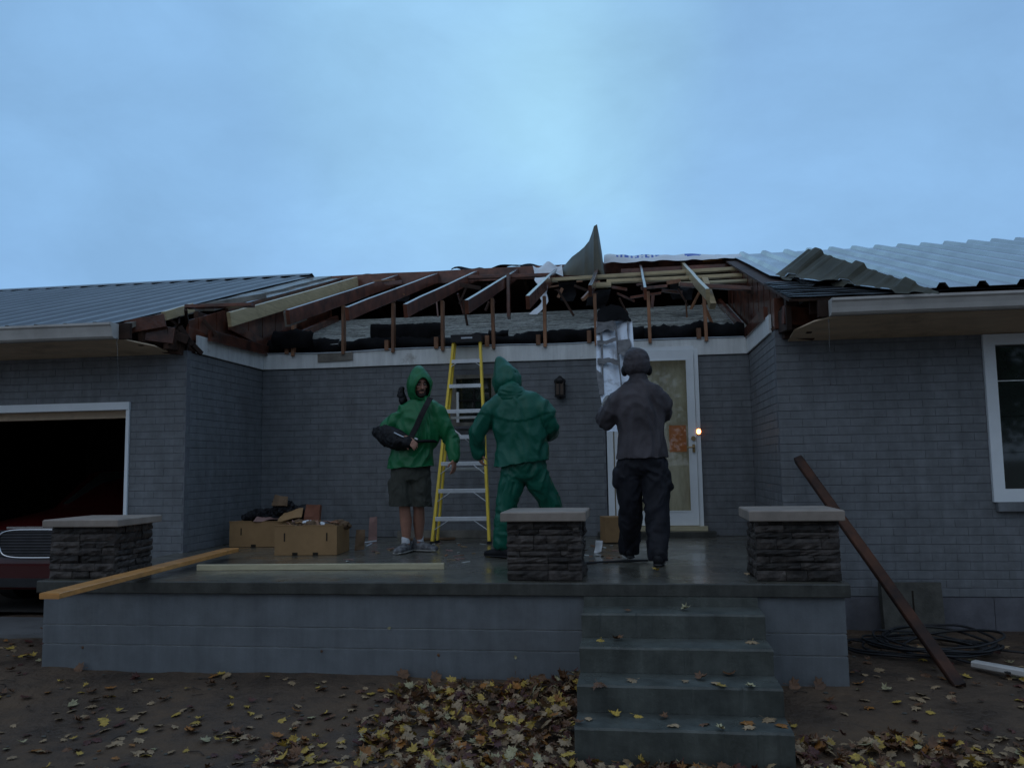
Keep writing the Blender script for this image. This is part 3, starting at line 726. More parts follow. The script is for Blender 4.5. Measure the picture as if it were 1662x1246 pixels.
pbeam('hanging_board', at(1060, 480, 3.9), at(1058, 500, 3.9), .04, .05, M['oldwood'], up=(0, 1, 0))
pbeam('purlin', at(1215, 470, 3.9), at(1262, 480, 3.2), .05, .08, M['darkwood'])
pbeam('post', at(1282, 482, 1.75), at(1284, 536, 1.75), .09, .09, M['darkwood'], up=(0, 1, 0))
pbeam('post', at(1262, 485, 2.0), at(1264, 535, 2.0), .09, .10, M['oldwood'], up=(0, 1, 0))
pbeam('blocking', at(1295, 487, 1.55), at(1345, 485, 1.5), .05, .022, M['pine'])
pbeam('blocking', at(1322, 490, 1.55), at(1323, 510, 1.55), .09, .05, M['darkwood'], up=(0, 1, 0))
rd_ = random.Random(77)
for i in range(34):    # splintered laths and battens left in the opening
    px, py = rd_.uniform(560, 1235), rd_.uniform(455, 492); Yd = rd_.uniform(4.3, 5.7); a_ = at(px, py, Yd); an = rd_.uniform(-.4, .15) if rd_.random() < .6 else -rd_.uniform(1.0, 2.1); l_ = rd_.uniform(.10, .42)
    pbeam('splintered_lath', a_, a_+V((math.cos(an)*l_, rd_.uniform(-.2, .2), math.sin(an)*l_)), rd_.uniform(.012, .03), rd_.uniform(.015, .05), rd_.choice([M['darkwood'], M['oldwood'], M['oldwood'], M['postwood']]), seg=3, wob=.03)
for px0, px1, y0, y1 in ((905, 935, 452, 492), (1085, 1130, 462, 486), (640, 668, 470, 492), (948, 990, 470, 500)):
    MB().quad(at(px0, y0, 5.0), at(px1, y0, 5.0), at(px1-6, y1, 4.9), at(px0+5, y1, 4.9), 8, 6, wob=.10, wf=6, thick=.006).build('hanging_felt', M['blackfelt'], house)
for i in range(26):    # chewed bits along the left and right torn corners
    lft = i % 2 == 0; a_ = at(rd_.uniform(284, 312), rd_.uniform(515, 562), 2.0) if lft else at(rd_.uniform(1262, 1300), rd_.uniform(492, 530), 2.0)
    pbeam('splintered_lath', a_, a_+V((rd_.uniform(-.1, .1), rd_.uniform(-.15, .15), rd_.uniform(-.12, .12))), rd_.uniform(.012, .04), rd_.uniform(.02, .05), rd_.choice([M['darkwood'], M['oldwood'], M['darkwood']]), seg=2, wob=.03)
# ridge: ragged felt and boards
MB().quad((-1.98, YR-.02, roofz(YR, .03)), (-.35, YR-.02, roofz(YR, .03)), (-.35, YR+.1, roofz(YR, .05)), (-1.98, YR+.1, roofz(YR, .07)), 40, 2, wob=.06, wf=5, thick=.01).build('ridge_felt', M['blackfelt'], house)
MB().quad((-3.6, YR-.01, roofz(YR, .02)), (-2.9, YR-.01, roofz(YR, .02)), (-2.9, YR+.1, roofz(YR, .04)), (-3.6, YR+.1, roofz(YR, .03)), 20, 2, wob=.03, wf=5, thick=.01).build('ridge_felt', M['blackfelt'], house)
# black felt slumped along the wall head
def felt(x0, x1, z0, z1, y, wob=.06, nx=30, nz=6, d=.05, sd=0):
    vs = []; fs = []
    for j in range(nz+1):
        for i in range(nx+1):
            u = i/nx; v = j/nz; x = x0+(x1-x0)*u
            zt = z1+noise.noise(V((x*3.1, sd, 0)))*wob*.9+noise.noise(V((x*17, sd, 3)))*wob*.45
            z = z0+(zt-z0)*v; yy = y+noise.noise(V((x*5, z*7, sd)))*wob*.7-d*math.sin(v*3.1)
            vs.append((x, yy, z))
    for j in range(nz):
        for i in range(nx): k = j*(nx+1)+i; fs.append((k, k+1, k+nx+2, k+nx+1))
    m0 = len(vs); vs += [(a, b+.006, c_) for a, b, c_ in vs]; fs += [tuple(reversed([q+m0 for q in f_])) for f_ in list(fs)]
    for i in range(nx): k = nz*(nx+1)+i; fs.append((k, k+1, k+1+m0, k+m0))
    return add('torn_felt', vs, fs, M['blackfelt'], house, True)
felt(-3.75, -2.85, 2.18, 2.37, 3.76, sd=1); felt(-2.85, -1.6, 2.18, 2.36, 3.78, sd=2); felt(-1.6, -.4, 2.18, 2.35, 3.78, sd=3)
felt(-.4, .8, 2.18, 2.37, 3.78, sd=4); felt(.8, 1.92, 2.18, 2.38, 3.78, sd=5)
felt(-2.48, -1.60, 2.28, 2.53, 3.84, wob=.03, sd=6, d=.02); felt(-1.02, -.78, 2.30, 2.40, 3.82, wob=.05, nx=10, sd=7)
MB().quad(at(508, 560, 3.72), at(548, 558, 3.72), at(548, 550, 3.9), at(509, 552, 3.9), 4, 2, wob=.02, thick=.006).build('loose_shingle', M['shingle'], house)
felt(-3.62, -3.1, 2.25, 2.46, 3.6, wob=.08, nx=14, sd=9)

# ---- storm door
DX0, DX1, DZ0, DZ1 = .345, 1.385, .075, 2.085
mb = MB()
mb.box(DX0, DX0+.07, YB-.03, YB+.06, .06, DZ1); mb.box(DX1-.045, DX1, YB-.03, YB+.06, .06, DZ1); mb.box(DX0+.07, DX1-.045, YB-.03, YB+.06, DZ1-.012, DZ1+.03)
door = None
df = mb.build('door_frame', M['whitec'], house)
mb = MB(); x0, x1 = DX0+.085, DX1-.05; z0, z1 = .12, DZ1-.018; y0, y1 = YB-.045, YB-.005; st = .075
gx0, gx1, gz0, gz1 = x0+st+.11, x1-st, z0+.15, z1-.10
mb.box(x0, gx0, y0, y1, z0, z1); mb.box(gx1, x1, y0, y1, z0, z1); mb.box(gx0, gx1, y0, y1, z0, gz0); mb.box(gx0, gx1, y0, y1, gz1, z1)
door = mb.build('storm_door', M['whitec'], house)
MB().box(gx0-.005, gx1+.005, YB-.027, YB-.022, gz0-.005, gz1+.005).build('glass_pane', M['clear'], door)
mb = MB(); 
for a, b, c_, d in ((gx0, gx0+.012, gz0, gz1), (gx1-.012, gx1, gz0, gz1), (gx0+.012, gx1-.012, gz0, gz0+.012), (gx0+.012, gx1-.012, gz1-.012, gz1)): mb.box(a, b, y0-.006, y0-.0005, c_, d)
mb.build('glazing_bead', M['whitec'], door)
MB().rbox((gx1+.042, y0-.012, .965), (.03, .014, .09)).build('handle_plate', M['brass'], door)
MB().tube([(gx1+.042, y0-.02, .97), (gx1+.042, y0-.06, .975), (gx1-.03, y0-.065, .975)], .009).build('lever_handle', M['brass'], door)
MB().tube([(gx1+.042, y0-.001, 1.075), (gx1+.042, y0-.02, 1.075)], .026, 16).build('deadbolt', M['brass'], door)
bl = at(1138, 700, YB-.035)
b_ = MB().rbox((DX1-.022, YB-.038, bl.z), (.032, .016, .075)).build('gleam_plate', M['blackplastic'], df)  # plate, glowing spot and ring added for the gleam beside the lock
MB().ell((DX1-.022, YB-.047, bl.z), (.013, .008, .016)).build('gleam_spot', M['gleamcore'], df)
MB().tube([(DX1-.022+.02*math.cos(a), YB-.047, bl.z+.028*math.sin(a)) for a in [i*math.pi/8 for i in range(17)]], .004, 6).build('gleam_ring', M['gleam'], df)
# inner door and vestibule
inn = MB().box(.41, 1.34, YB+.12, YB+.16, .07, 2.2).build('inner_door', M['inner'], house)
for (a, b, c_, d) in ((.52, .84, .25, .95), (.92, 1.24, .25, .95), (.52, .84, 1.1, 2.0), (.92, 1.24, 1.1, 2.0)):
    MB().box(a, b, YB+.108, YB+.1195, c_, d).build('door_panel', M['inner'], inn)
MB().rbox((1.14, YB+.10, 1.08), (.19, .004, .30)).build('orange_notice', M['poster'], inn)
MB().box(.35, .41, YB+.06, YB+.3, .06, 2.2).box(1.34, 1.40, YB+.06, YB+.3, .06, 2.2).build('door_reveal', M['whitec'], house)
MB().box(.30, 1.42, YB-.10, YB+.1, .062, .112).build('door_sill', M['palewood'], house)
MB().box(.22, 1.50, YB-.22, YB-.001, .001, .058).build('door_step', M['edge'], house)
# ---- small window behind the ladder
wn = MB(); wx0, wx1, wz0, wz1 = -1.44, -.93, 1.27, 1.87
for a, b, c_, d in ((wx0, wx0+.045, wz0, wz1), (wx1-.045, wx1, wz0, wz1), (wx0+.045, wx1-.045, wz0, wz0+.045), (wx0+.045, wx1-.045, wz1-.045, wz1)): wn.box(a, b, YB-.02, YB+.05, c_, d)
wn = wn.build('small_window', M['greywood'], house)
MB().box(wx0+.046, wx0+.075, YB-.012, YB+.04, wz0+.046, wz1-.2).build('sash_bar', M['white'], wn)
for i in range(2):
    for j in range(2):
        a = wx0+.05+i*.207; c_ = wz0+.05+j*.257
        MB().box(a, a+.2, YB+.02, YB+.026, c_, c_+.25).build('pane', M['glass'], wn)
MB().box(wx0+.045, wx1-.045, YB, YB+.03, (wz0+wz1)/2-.008, (wz0+wz1)/2+.008).box((wx0+wx1)/2-.008, (wx0+wx1)/2+.008, YB-.001, YB+.031, wz0+.045, wz1-.045).build('glazing_bar', M['blackmetal'], wn)
MB().box(wx0-.02, wx1+.02, YB-.05, YB-.0205, wz0-.03, wz0).build('window_sill', M['found'], wn)
# ---- large window of the right wing
bx0, bx1, bz0, bz1 = 3.70, 5.3, .43, 1.885
wn = MB(); fw_ = .095
for a, b, c_, d in ((bx0, bx0+fw_, bz0, bz1), (bx1-fw_, bx1, bz0, bz1), (bx0+fw_, bx1-fw_, bz0, bz0+.11), (bx0+fw_, bx1-fw_, bz1-fw_, bz1)): wn.box(a, b, YW-.035, YW+.06, c_, d)
wn = wn.build('large_window', M['whitec'], house)
for i in range(3):
    for j in range(4):
        pw = (bx1-bx0-2*fw_)/3; ph = (bz1-bz0-fw_-.11)/4; a = bx0+fw_+i*pw; c_ = bz0+.11+j*ph
        MB().box(a+.002, a+pw-.002, YW+.03, YW+.036, c_+.002, c_+ph-.002).build('pane', M['glass'], wn)
mb = MB()
for i in (1, 2): mb.box(bx0+fw_+i*pw-.004, bx0+fw_+i*pw+.004, YW+.022, YW+.0295, bz0+.11, bz1-fw_)
for j in (3,): mb.box(bx0+fw_, bx1-fw_, YW+.021, YW+.0292, bz0+.11+j*ph-.004, bz0+.11+j*ph+.004)
mb.build('glazing_bar', M['white'], wn)
MB().box(bx0+.02, bx1+.1, YW-.06, YW-.002, bz0-.078, bz0-.004).build('brick_sill', M['brick'], wn)
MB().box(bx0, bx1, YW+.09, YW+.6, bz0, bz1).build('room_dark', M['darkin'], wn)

# ------------------------------------------------------------------ porch
porch = empty('porch', (-.9, 1.8, -.65), 'raised concrete porch with grey painted block base and five front risers', 'porch')
PX0, PX1 = -3.857, 2.026; SX0, SX1 = .2735, 1.4336
# slab in three pieces would be visible joints; one slab with eased edge
mb = MB(); nxs = 40
vs = []; fs = []
prof = [(YB, -.088), (0.0, -.088), (-.004, -.083), (-.004, -.008), (.004, 0), (YB, 0)]
for i in range(nxs+1):
    x = PX0+(PX1-PX0)*i/nxs; j = noise.noise(V((x*2, 3, 1)))*.004
    for k, (y, z) in enumerate(prof): vs.append((x, y+(j if k in (1, 2, 3, 4) else 0), z))
k = len(prof)
for i in range(nxs):
    for j in range(k): fs.append((i*k+j, i*k+(j+1) % k, (i+1)*k+(j+1) % k, (i+1)*k+j))
fs += [tuple(range(k-1, -1, -1)), tuple(nxs*k+j for j in range(k))]
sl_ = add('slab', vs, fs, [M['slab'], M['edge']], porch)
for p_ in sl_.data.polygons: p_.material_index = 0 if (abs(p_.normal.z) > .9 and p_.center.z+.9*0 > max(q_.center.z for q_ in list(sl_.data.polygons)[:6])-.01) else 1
# block base: courses
zc = [-.095, -.155-.0, -.33, -.47, -.61, -.9]
def course(x0, x1, za, zb, proud=0): MB().beam((x0, .12, (za+zb)/2), (x1, .12, (za+zb)/2), .17+proud, abs(za-zb)-.004, c=.003, seg=14, wob=.002).build('block_course', M['block'], porch)
for (a, b) in ((PX0+.035, SX0+.0), (SX1, PX1-.03)):
    for za, zb in ((-.09, -.327), (-.331, -.47), (-.474, -.9)): course(a, b, za, zb)
    MB().box(a+.004, b-.004, .046, .2, -.9, -.089).build('mortar_bed', M['joint'], porch)
for x in (PX0+.035, PX1-.03-.17):
    MB().box(x, x+.17, .22, YW-.02, -.9, -.09).build('side_block_wall', M['block'], porch)
# steps
R_, T_ = .152, .2891
for kx in range(1, 5):
    w0 = SX0+.002*kx; w1 = SX1
    z1 = -kx*R_; y0 = -kx*T_
    n = 90; vs = []; fs = []
    prof = [(.02, z1-.5), (y0, z1-.5), (y0-.002, z1-.012), (y0+.008, z1), (.02, z1)]
    if kx < 4: prof = [(y0+.05, z1-R_+.004), (y0+.0, z1-R_+.001), (y0-.001, z1-.012), (y0+.008, z1), (y0+T_+.02, z1), (y0+T_+.02, z1-R_+.004)]
    else: prof = [(y0+T_+.05, -1.0), (y0, -1.0), (y0-.001, z1-.012), (y0+.008, z1), (y0+T_+.02, z1)]
    k = len(prof)
    for i in range(n+1):
        x = w0+(w1-w0)*i/n; j = noise.noise(V((x*5, kx*3, 1)))*.008+max(0, noise.noise(V((x*21, kx*7, 1)))-.25)*.03; jz = noise.noise(V((x*4, kx*5, 4)))*.004
        for q, (y, z) in enumerate(prof): vs.append((x+(noise.noise(V((kx, q, x)))*.004), y+(j if q in (2, 3) else (noise.noise(V((x*5, kx*3, 1)))*.008 if 0 < q < 4 else 0)), z+(jz if q in (2, 3) else 0)))
    for i in range(n):
        for j in range(k): fs.append((i*k+j, i*k+(j+1) % k, (i+1)*k+(j+1) % k, (i+1)*k+j))
    fs += [tuple(range(k-1, -1, -1)), tuple(n*k+j for j in range(k))]
    add('step', vs, fs, M['step'], porch)
MB().box(SX0+.002, SX1-.002, -.0035, .1, -.153, -.0885).build('top_riser', M['step'], porch)
MB().box(SX0+.02, SX1-.02, -3*T_, .05, -1.0, -.35).box(SX0+.02, SX1-.02, -2*T_, .05, -.9, -.2).build('step_core', M['step'], porch) if 0 else None

# ------------------------------------------------------------------ stone pillars
def stone(name, x0, x1, y0, y1, z0, z1, face, par, rnd):
    # box with subdivided rough outer face(s)
    n, k = 6, 3; vs = []; fs = []
    if face == 'f': O, U, Nn, wd, dp = V((x0, y0, z0)), V((1, 0, 0)), V((0, -1, 0)), x1-x0, y1-y0
    elif face == 'r': O, U, Nn, wd, dp = V((x1, y0, z0)), V((0, 1, 0)), V((1, 0, 0)), y1-y0, x1-x0
    else: O, U, Nn, wd, dp = V((x0, y1, z0)), V((0, -1, 0)), V((-1, 0, 0)), y1-y0, x1-x0
    s_ = rnd.random()*50; pr_ = rnd.uniform(-.010, .012)
    for j in range(k+1):
        for i in range(n+1):
            u, v = i/n, j/k; ed = (i in (0, n)) + (j in (0, k))
            d = pr_+noise.noise(V((u*wd*22+s_, v*2.2, s_)))*.012-(.007 if ed else 0)-(.004 if ed > 1 else 0)
            vs.append(O+U*(wd*u)+V((0, 0, (z1-z0)*v))+Nn*d)
    for j in range(k):
        for i in range(n): q = j*(n+1)+i; fs.append((q, q+1, q+n+2, q+n+1))
    m0 = len(vs)
    for v in (0, 1):
        for u in (0, 1): vs.append(O+U*(wd*u)+V((0, 0, (z1-z0)*v))-Nn*min(dp, .06))
    bl, br, tl, tr = m0, m0+1, m0+2, m0+3
    fs += [(bl, br)+tuple(range(n, -1, -1)), (tr, tl)+tuple(k*(n+1)+i for i in range(n+1)), (tl, bl)+tuple(j*(n+1) for j in range(k+1)), (br, tr)+tuple(j*(n+1)+n for j in range(k, -1, -1)), (br, bl, tl, tr)]
    add(name, vs, fs, M['stone'], par)
def pillar(x0, x1, y0, y1, zt, capx, capy, zc1, label, seed):
    rnd = random.Random(seed)
    P = empty('stone_pillar', ((x0+x1)/2, (y0+y1)/2, 0), label, 'pillar', 'stone pillars on the porch')
    MB().box(x0+.022, x1-.022, y0+.022, y1-.022, .001, zt-.002).build('core', M['core'], P)
    for face in 'frl':
        L_ = x1-x0 if face == 'f' else y1-y0; z = .003; row = 0
        while z < zt-.02:
            h = rnd.choice([.042, .05, .058, .07]); h = min(h, zt-z)
            if zt-z-h < .025: h = zt-z
            u = 0
            while u < L_-.005:
                w = rnd.choice([.09, .14, .19, .24, .29]); 
                if L_-u-w < .05: w = L_-u
                g_ = .003
                if face == 'f': stone('stone', x0+u+g_*.5, x0+u+w-g_*.5, y0, y0+.06, z+.002, z+h-.002, 'f', P, rnd)
                elif face == 'r': stone('stone', x1-.06, x1, y0+.01+u*(L_-.01)/L_+g_*.5, y0+.01+(u+w)*(L_-.01)/L_-g_*.5, z+.002, z+h-.002, 'r', P, rnd)
                else: stone('stone', x0, x0+.06, y0+.01+u*(L_-.01)/L_+g_*.5, y0+.01+(u+w)*(L_-.01)/L_-g_*.5, z+.002, z+h-.002, 'l', P, rnd)
                u += w
            z += h; row += 1
    a, b = capx; c_, d = capy; e = .008
    vs = []; 
    for z, i in ((zt, .004), (zt+.006, 0), (zc1-.008, 0), (zc1, .008), (zc1+.006, .12)):
        vs += [(a+i, c_+i, z), (b-i, c_+i, z), (b-i, d-i, z), (a+i, d-i, z)]
    fs = [(3, 2, 1, 0), (16, 17, 18, 19)]+[(k*4+j, k*4+(j+1) % 4, k*4+4+(j+1) % 4, k*4+4+j) for k in range(4) for j in range(4)]
    add('cap', vs, fs, M['cap'], P)
    return P
pillar(-.268, .262, .10, .60, .415, (-.307, .297), (.06, .63), .482, 'dark ledgestone pillar with pale cap at the middle, left of the steps', 11)
pillar(1.452, 2.005, .12, .62, .405, (1.41, 2.035), (.08, .66), .478, 'dark ledgestone pillar with pale cap right of the steps, in front of the rusty pole', 12)
pillar(-3.835, -3.30, .10, .62, .395, (-3.878, -3.25), (.06, .66), .452, 'dark ledgestone pillar with pale cap at the left porch end, before the red car', 13)

# ------------------------------------------------------------------ ladder
Ld = empty('stepladder', (-1.19, 2.87, 0), 'tall yellow stepladder folded and leaning against the house wall', 'ladder')
top = at(759, 552, 3.60)
def lad(u, t, off=0):    # u -1..1 side, t 0..1 height ; off behind
    hw = .305*(1-t)+.155*t
    yb = 2.865+off; yt = 3.56+off*.35
    cx = -1.185*(1-t)+top.x*t
    return V((cx+u*hw, yb+(yt-yb)*t, .0+(top.z-.01)*t))
for u in (-1, 1):
    a, b = lad(u, 0), lad(u, 1); 
    mb = MB(); mb.beam(a+V((0, 0, .02)), b, .028, .062, up=(0, 1, 0)); mb.build('front_rail', M['yellow'], Ld)
    MB().rbox(a+V((0, 0, .012)), (.04, .08, .024)).build('foot', M['blackplastic'], Ld)
    a, b = lad(u*.93, 0, .14), lad(u*.93, .985, .10)
    MB().beam(a+V((0, 0, .02)), b, .024, .04, up=(0, 1, 0)).build('rear_rail', M['yellow'], Ld)
    MB().rbox(a+V((0, 0, .012)), (.035, .06, .024)).build('foot', M['blackplastic'], Ld)
mb = MB(); tp = lad(0, 1); mb.rbox(tp+V((0, .02, .02)), (.36, .17, .085), rx=-.0); lt = mb.build('top_cap', M['blackplastic'], Ld)
MB().rbox(tp+V((.01, -.0665, .022)), (.13, .002, .018)).build('top_label', M['strap'], lt)
for k in range(1, 8):
    t = (k*.2925-.03)/top.z
    a, b = lad(-.96, t), lad(.96, t)
    st_ = MB().beam(a, b, .075, .028, c=.004).build('step', M['alu'], Ld)
    MB().beam(a+V((0, -.0385, -.008)), b+V((0, -.0385, -.008)), .004, .04, c=.001).build('step_nosing', M['alu'], st_)
    for u in (-1, 1):
        if k <= 3:
            p = lad(u*.96, t-.052); q = lad(u*.45, t)-V((0, 0, .018)); MB().beam(p+V((0, -.03, 0)), q+V((0, -.03, 0)), .006, .020, up=(0, 1, 0)).build('brace', M['alu'], Ld)
        elif k == 7:
            p = lad(u*.96, t-.03); q = lad(u*.6, t)-V((0, 0, .018)); MB().beam(p+V((0, -.03, 0)), q+V((0, -.03, 0)), .006, .016, up=(0, 1, 0)).build('brace', M['alu'], Ld)
for t in (.345, .60):
    MB().beam(lad(-.9, t, .13), lad(.9, t, .13), .02, .03).build('rear_crossbar', M['alu'], Ld)
MB().beam(lad(-.85, .56, .12), lad(.25, .47, .12), .01, .04, up=(0, 1, 0)).build('rear_brace', M['alu'], Ld)

# ------------------------------------------------------------------ wall lantern
q = at(910, 630, YB)
Lt = empty('wall_lantern', (q.x, YB, q.z-.13), 'black unlit coach lantern on the back wall between ladder and door', 'lantern')
X, Z = q.x, q.z
MB().rbox((X, YB-.012, Z), (.11, .024, .2)).build('back_plate', M['blackmetal'], Lt)
MB().tube([(X, YB-.02, Z+.06), (X, YB-.06, Z+.12), (X, YB-.11, Z+.115)], .008).build('arm', M['blackmetal'], Lt)
mb = MB(); mb.loft([((X, YB-.10, Z+.075), .068, .068), ((X, YB-.10, Z+.10), .05, .05), ((X, YB-.10, Z+.12), .02, .02)], (1, 0, 0), n=6); mb.build('roof', M['blackmetal'], Lt)
gl = MB().rbox((X, YB-.10, Z-.01), (.088, .088, .15)).build('glass', M['frost'], Lt)
mb = MB()
for sx in (-1, 0, 1):
    for sy in (-1, 1): mb.rbox((X+sx*.048, YB-.10+sy*.048, Z-.01), (.010, .010, .165))
mb.rbox((X, YB-.10, Z-.10), (.115, .115, .018)); mb.rbox((X, YB-.10, Z+.075), (.12, .12, .012)); mb.build('cage', M['blackmetal'], Lt)
MB().tube([(X, YB-.1, Z-.108), (X, YB-.1, Z-.125)], .01).build('finial', M['blackmetal'], Lt)
# electrical wire/hook on top omitted

# ------------------------------------------------------------------ tarp, upright sheet on the roof
vs = []; fs = []; nu, nv = 70, 8
p0 = at(981, 433, 6.0); p1 = at(1215, 427, 6.15)
for j in range(nv+1):
    for i in range(nu+1):
        u = i/nu; v = j/nv; x = p0.x+(p1.x-p0.x)*u
        hh = (.11*(1-u)+.03) * (1+.5*noise.noise(V((u*9, 0, 3))))
        y = 5.72+.55*v; z = roofz(min(y, YR), .02)+hh*math.sin(math.pi*min(1, v*.8+.1))*.9+noise.noise(V((x*6, y*6, 0)))*.025
        y += noise.noise(V((x*3, 7, v)))*.05*(1-v)
        vs.append((x, y, z))
for j in range(nv):
    for i in range(nu): k = j*(nu+1)+i; fs.append((k, k+1, k+nu+2, k+nu+1))
tp_ = add('tarp', vs, fs, [M['tarp'], M['blueprint']], None, True)
tag(tp_, 'white house wrap sheet with blue print draped along the roof ridge', 'tarp')
for k, pz in enumerate(tp_.data.polygons):
    i = k % nu; j = k//nu
    # blue lettering strokes and a solid logo blob, broken up like creased print
    if j in (2, 3, 4, 5, 6) and (40-(j > 2) <= i <= 45+(j > 3)): pz.material_index = 1
    if j in (2, 3, 4) and 6 <= i <= 26 and (i*7 % 5) < 3 and not (j == 3 and i % 3 == 0): pz.material_index = 1
    if j == 5 and 12 <= i <= 18: pz.material_index = 1
vs = []; fs = []; nu, nv = 14, 10
for j in range(nv+1):
    for i in range(nu+1):
        u = i/nu; v = j/nv
        a = at(864+48*u, 429+5*math.sin(u*9), 5.9); b = at(868+46*u, 446+3*math.sin(u*7), 5.5)
        p = a*(1-v)+b*v; p = p+V((0, noise.noise(p*7)*.06, noise.noise(p*8)*.03)); vs.append(p)
for j in range(nv):
    for i in range(nu): k = j*(nu+1)+i; fs.append((k, k+1, k+nu+2, k+nu+1))
tag(add('tarp', vs, fs, M['tarp'], None, True), 'crumpled pale wrap scrap on the ridge left of the upright metal sheet', 'tarp')
# wrap hanging down beside the rafter
vs = []; fs = []; nu, nv = 8, 16
prof_ = [(868, 450, 893), (867, 455, 889), (876, 465, 889), (879, 475, 887), (876, 483, 889), (880, 490, 890), (868, 502, 880), (858, 510, 872)]
for j in range(nv+1):
    v = j/nv*(len(prof_)-1); k = min(int(v), len(prof_)-2); t = v-k
    xa = prof_[k][0]*(1-t)+prof_[k+1][0]*t; yy = prof_[k][1]*(1-t)+prof_[k+1][1]*t; xb = prof_[k][2]*(1-t)+prof_[k+1][2]*t
    for i in range(nu+1):
        u = i/nu; p = at(xa+(xb-xa)*u, yy, 4.6-.05*j); vs.append(p+V((0, noise.noise(p*9)*.05, 0)))
for j in range(nv):
    for i in range(nu): k = j*(nu+1)+i; fs.append((k, k+1, k+nu+2, k+nu+1))
tag(add('tarp', vs, fs, M['tarp'], None, True), 'thin torn white strip of wrap hanging down between the rafters', 'tarp')
# upright bent metal sheet
edge = [(903, 446, 446), (915, 432, 446), (928, 417, 446), (940, 408, 446), (948, 401, 446), (956, 391, 446), (961, 377, 446), (964, 367, 446), (969, 364, 446), (973, 385, 446), (977, 410, 445), (981, 443, 444.5)]
vs = []; fs = []; nv = 10; NU = 44
for i in range(NU+1):
    u = i/NU*(len(edge)-1); k = min(int(u), len(edge)-2); t = u-k
    xx = edge[k][0]*(1-t)+edge[k+1][0]*t; yt = edge[k][1]*(1-t)+edge[k+1][1]*t
    rib = .03*(max(0, 1-abs(((i/NU*4) % 1)-.5)/.13))
    for j in range(nv+1):
        v = j/nv; yy = 447*(1-v)+yt*v
        Yd = 5.75-.55*math.sin(i/NU*1.4)+.35*v*v-rib
        vs.append(at(xx+ (xx-940)*0*v, yy, Yd))
for i in range(NU):
    for j in range(nv): k = i*(nv+1)+j; fs.append((k, k+nv+1, k+nv+2, k+1))
m0 = len(vs); vs += [v_+V((0, .004, 0)) for v_ in vs]; fs += [tuple(reversed([q_+m0 for q_ in f_])) for f_ in list(fs)]
tag(add('metal_sheet', vs, fs, M['metalU'], None, True), 'bent olive grey metal roofing sheet standing upright on the ridge', 'metal sheet')

# ------------------------------------------------------------------ lumber on the porch
a = at(80, 967, -1.02); b = atz(376, 892, .078)
# keep it above the slab edge and the pale board
pl = MB().beam(a, b, .135, .036, c=.003, seg=8, wob=.001).build('plank', M['orangewood']); tag(pl, 'orange brown plank jutting off the left end of the porch edge', 'plank')
a = atz(318, 926, 0)+V((0, .03, .024)); b = atz(720, 924, 0)+V((0, .03, .024))
tag(MB().beam(a, b, .042, .047, c=.003, seg=8, wob=.002).build('lumber_board', M['palewood']), 'pale new lumber board lying along the porch floor under the plank end', 'board')
a = at(560, 879, 3.45); b = at(800, 872, 3.5)
tag(MB().beam(V((-2.05, 3.50, .045)), V((-.42, 3.55, .045)), .04, .088, c=.003, seg=6, wob=.004).build('base_board', M['greywood']), 'dirty brown board standing on edge along the foot of the back wall', 'board')
tag(MB().beam(V((-1.9, 3.25, .012)), V((-1.35, 3.35, .012)), .12, .02, seg=4, wob=.004).build('base_board', M['cardin']), 'flat reddish board scrap behind the bare legged man', 'board')

# ------------------------------------------------------------------ cardboard boxes
def carton(x0, y0, w, d, h, rz, label, open_top=True):
    R = Matrix.Rotation(rz, 3, 'Z'); o = V((x0, y0, 0)); T3 = lambda p: o+R@V(p)
    P = empty('cardboard_box', T3((w/2, d/2, 0)), label, 'box', 'cardboard boxes of debris on the porch')
    th = .006
    def pan(x0, x1, y0, y1, z0, z1, name, mt=M['card'], wob=0):
        t = MB().box(x0, x1, y0, y1, z0, z1); add(name, [T3(v) for v in t.v], t.f, mt, P)
    pan(0, w, 0, th, .003, h, 'side_panel'); pan(0, w, d-th, d, .003, h*.97, 'side_panel')
    pan(0, th, th, d-th, .003, h*1.01, 'side_panel'); pan(w-th, w, th, d-th, .003, h*.98, 'side_panel'); pan(th, w-th, th, d-th, .003, .02, 'bottom_panel')
    for u in (.16, .84): pan(w*u-.006, w*u+.006, -.0015, -.0002, h*.48, h*.76, 'slot', M['slot'])
    for u in (.33, .66): pan(w*u-.026, w*u+.026, -.0015, -.0002, .004, .028, 'slot', M['slot'])
    # torn folded rim strip
    pan(-.003, w*.3, -.004, th, h, h+.012, 'rim_flap'); pan(w*.45, w*.97, -.003, th, h, h+.008, 'rim_flap')
    return P, T3
rb = random.Random(21)
def scrap(name, c_, sz, rot, mt, label, cat='scrap', group=None, wob=.03):
    R = Matrix.Rotation(rot[2], 3, 'Z') @ Matrix.Rotation(rot[0], 3, 'X') @ Matrix.Rotation(rot[1], 3, 'Y'); c_ = V(c_)
    t = MB().quad((-sz[0]/2, -sz[1]/2, 0), (sz[0]/2, -sz[1]/2*.8, 0), (sz[0]/2*.9, sz[1]/2, 0), (-sz[0]/2*.8, sz[1]/2*.95, 0), 6, 5, wob=0, thick=sz[2])
    s_ = rb.random()*40
    vs = [c_+R@(p+V((0, 0, noise.noise(p*9+V((s_, 0, 0)))*wob))) for p in t.v]
    o = add(name, vs, t.f, mt, None, False); return tag(o, label, cat, group)
carton(-3.60, 2.53, .80, .38, .26, .05, 'back cardboard box against the side wall heaped with dark cloth and scraps')
carton(-2.735, 1.72, .60, .42, .275, .06, 'front cardboard box with handle slots, nearer the white lumber board')
G = 'demolition scraps heaped in the boxes'
mb = MB()
for i in range(16):
    mb.ell((-3.30+.45*rb.random()+.1*math.sin(i), 2.68+.15*rb.random(), .26+.09*rb.random()), (.10+.05*rb.random(), .09, .05+.03*rb.random()), 10, 7)
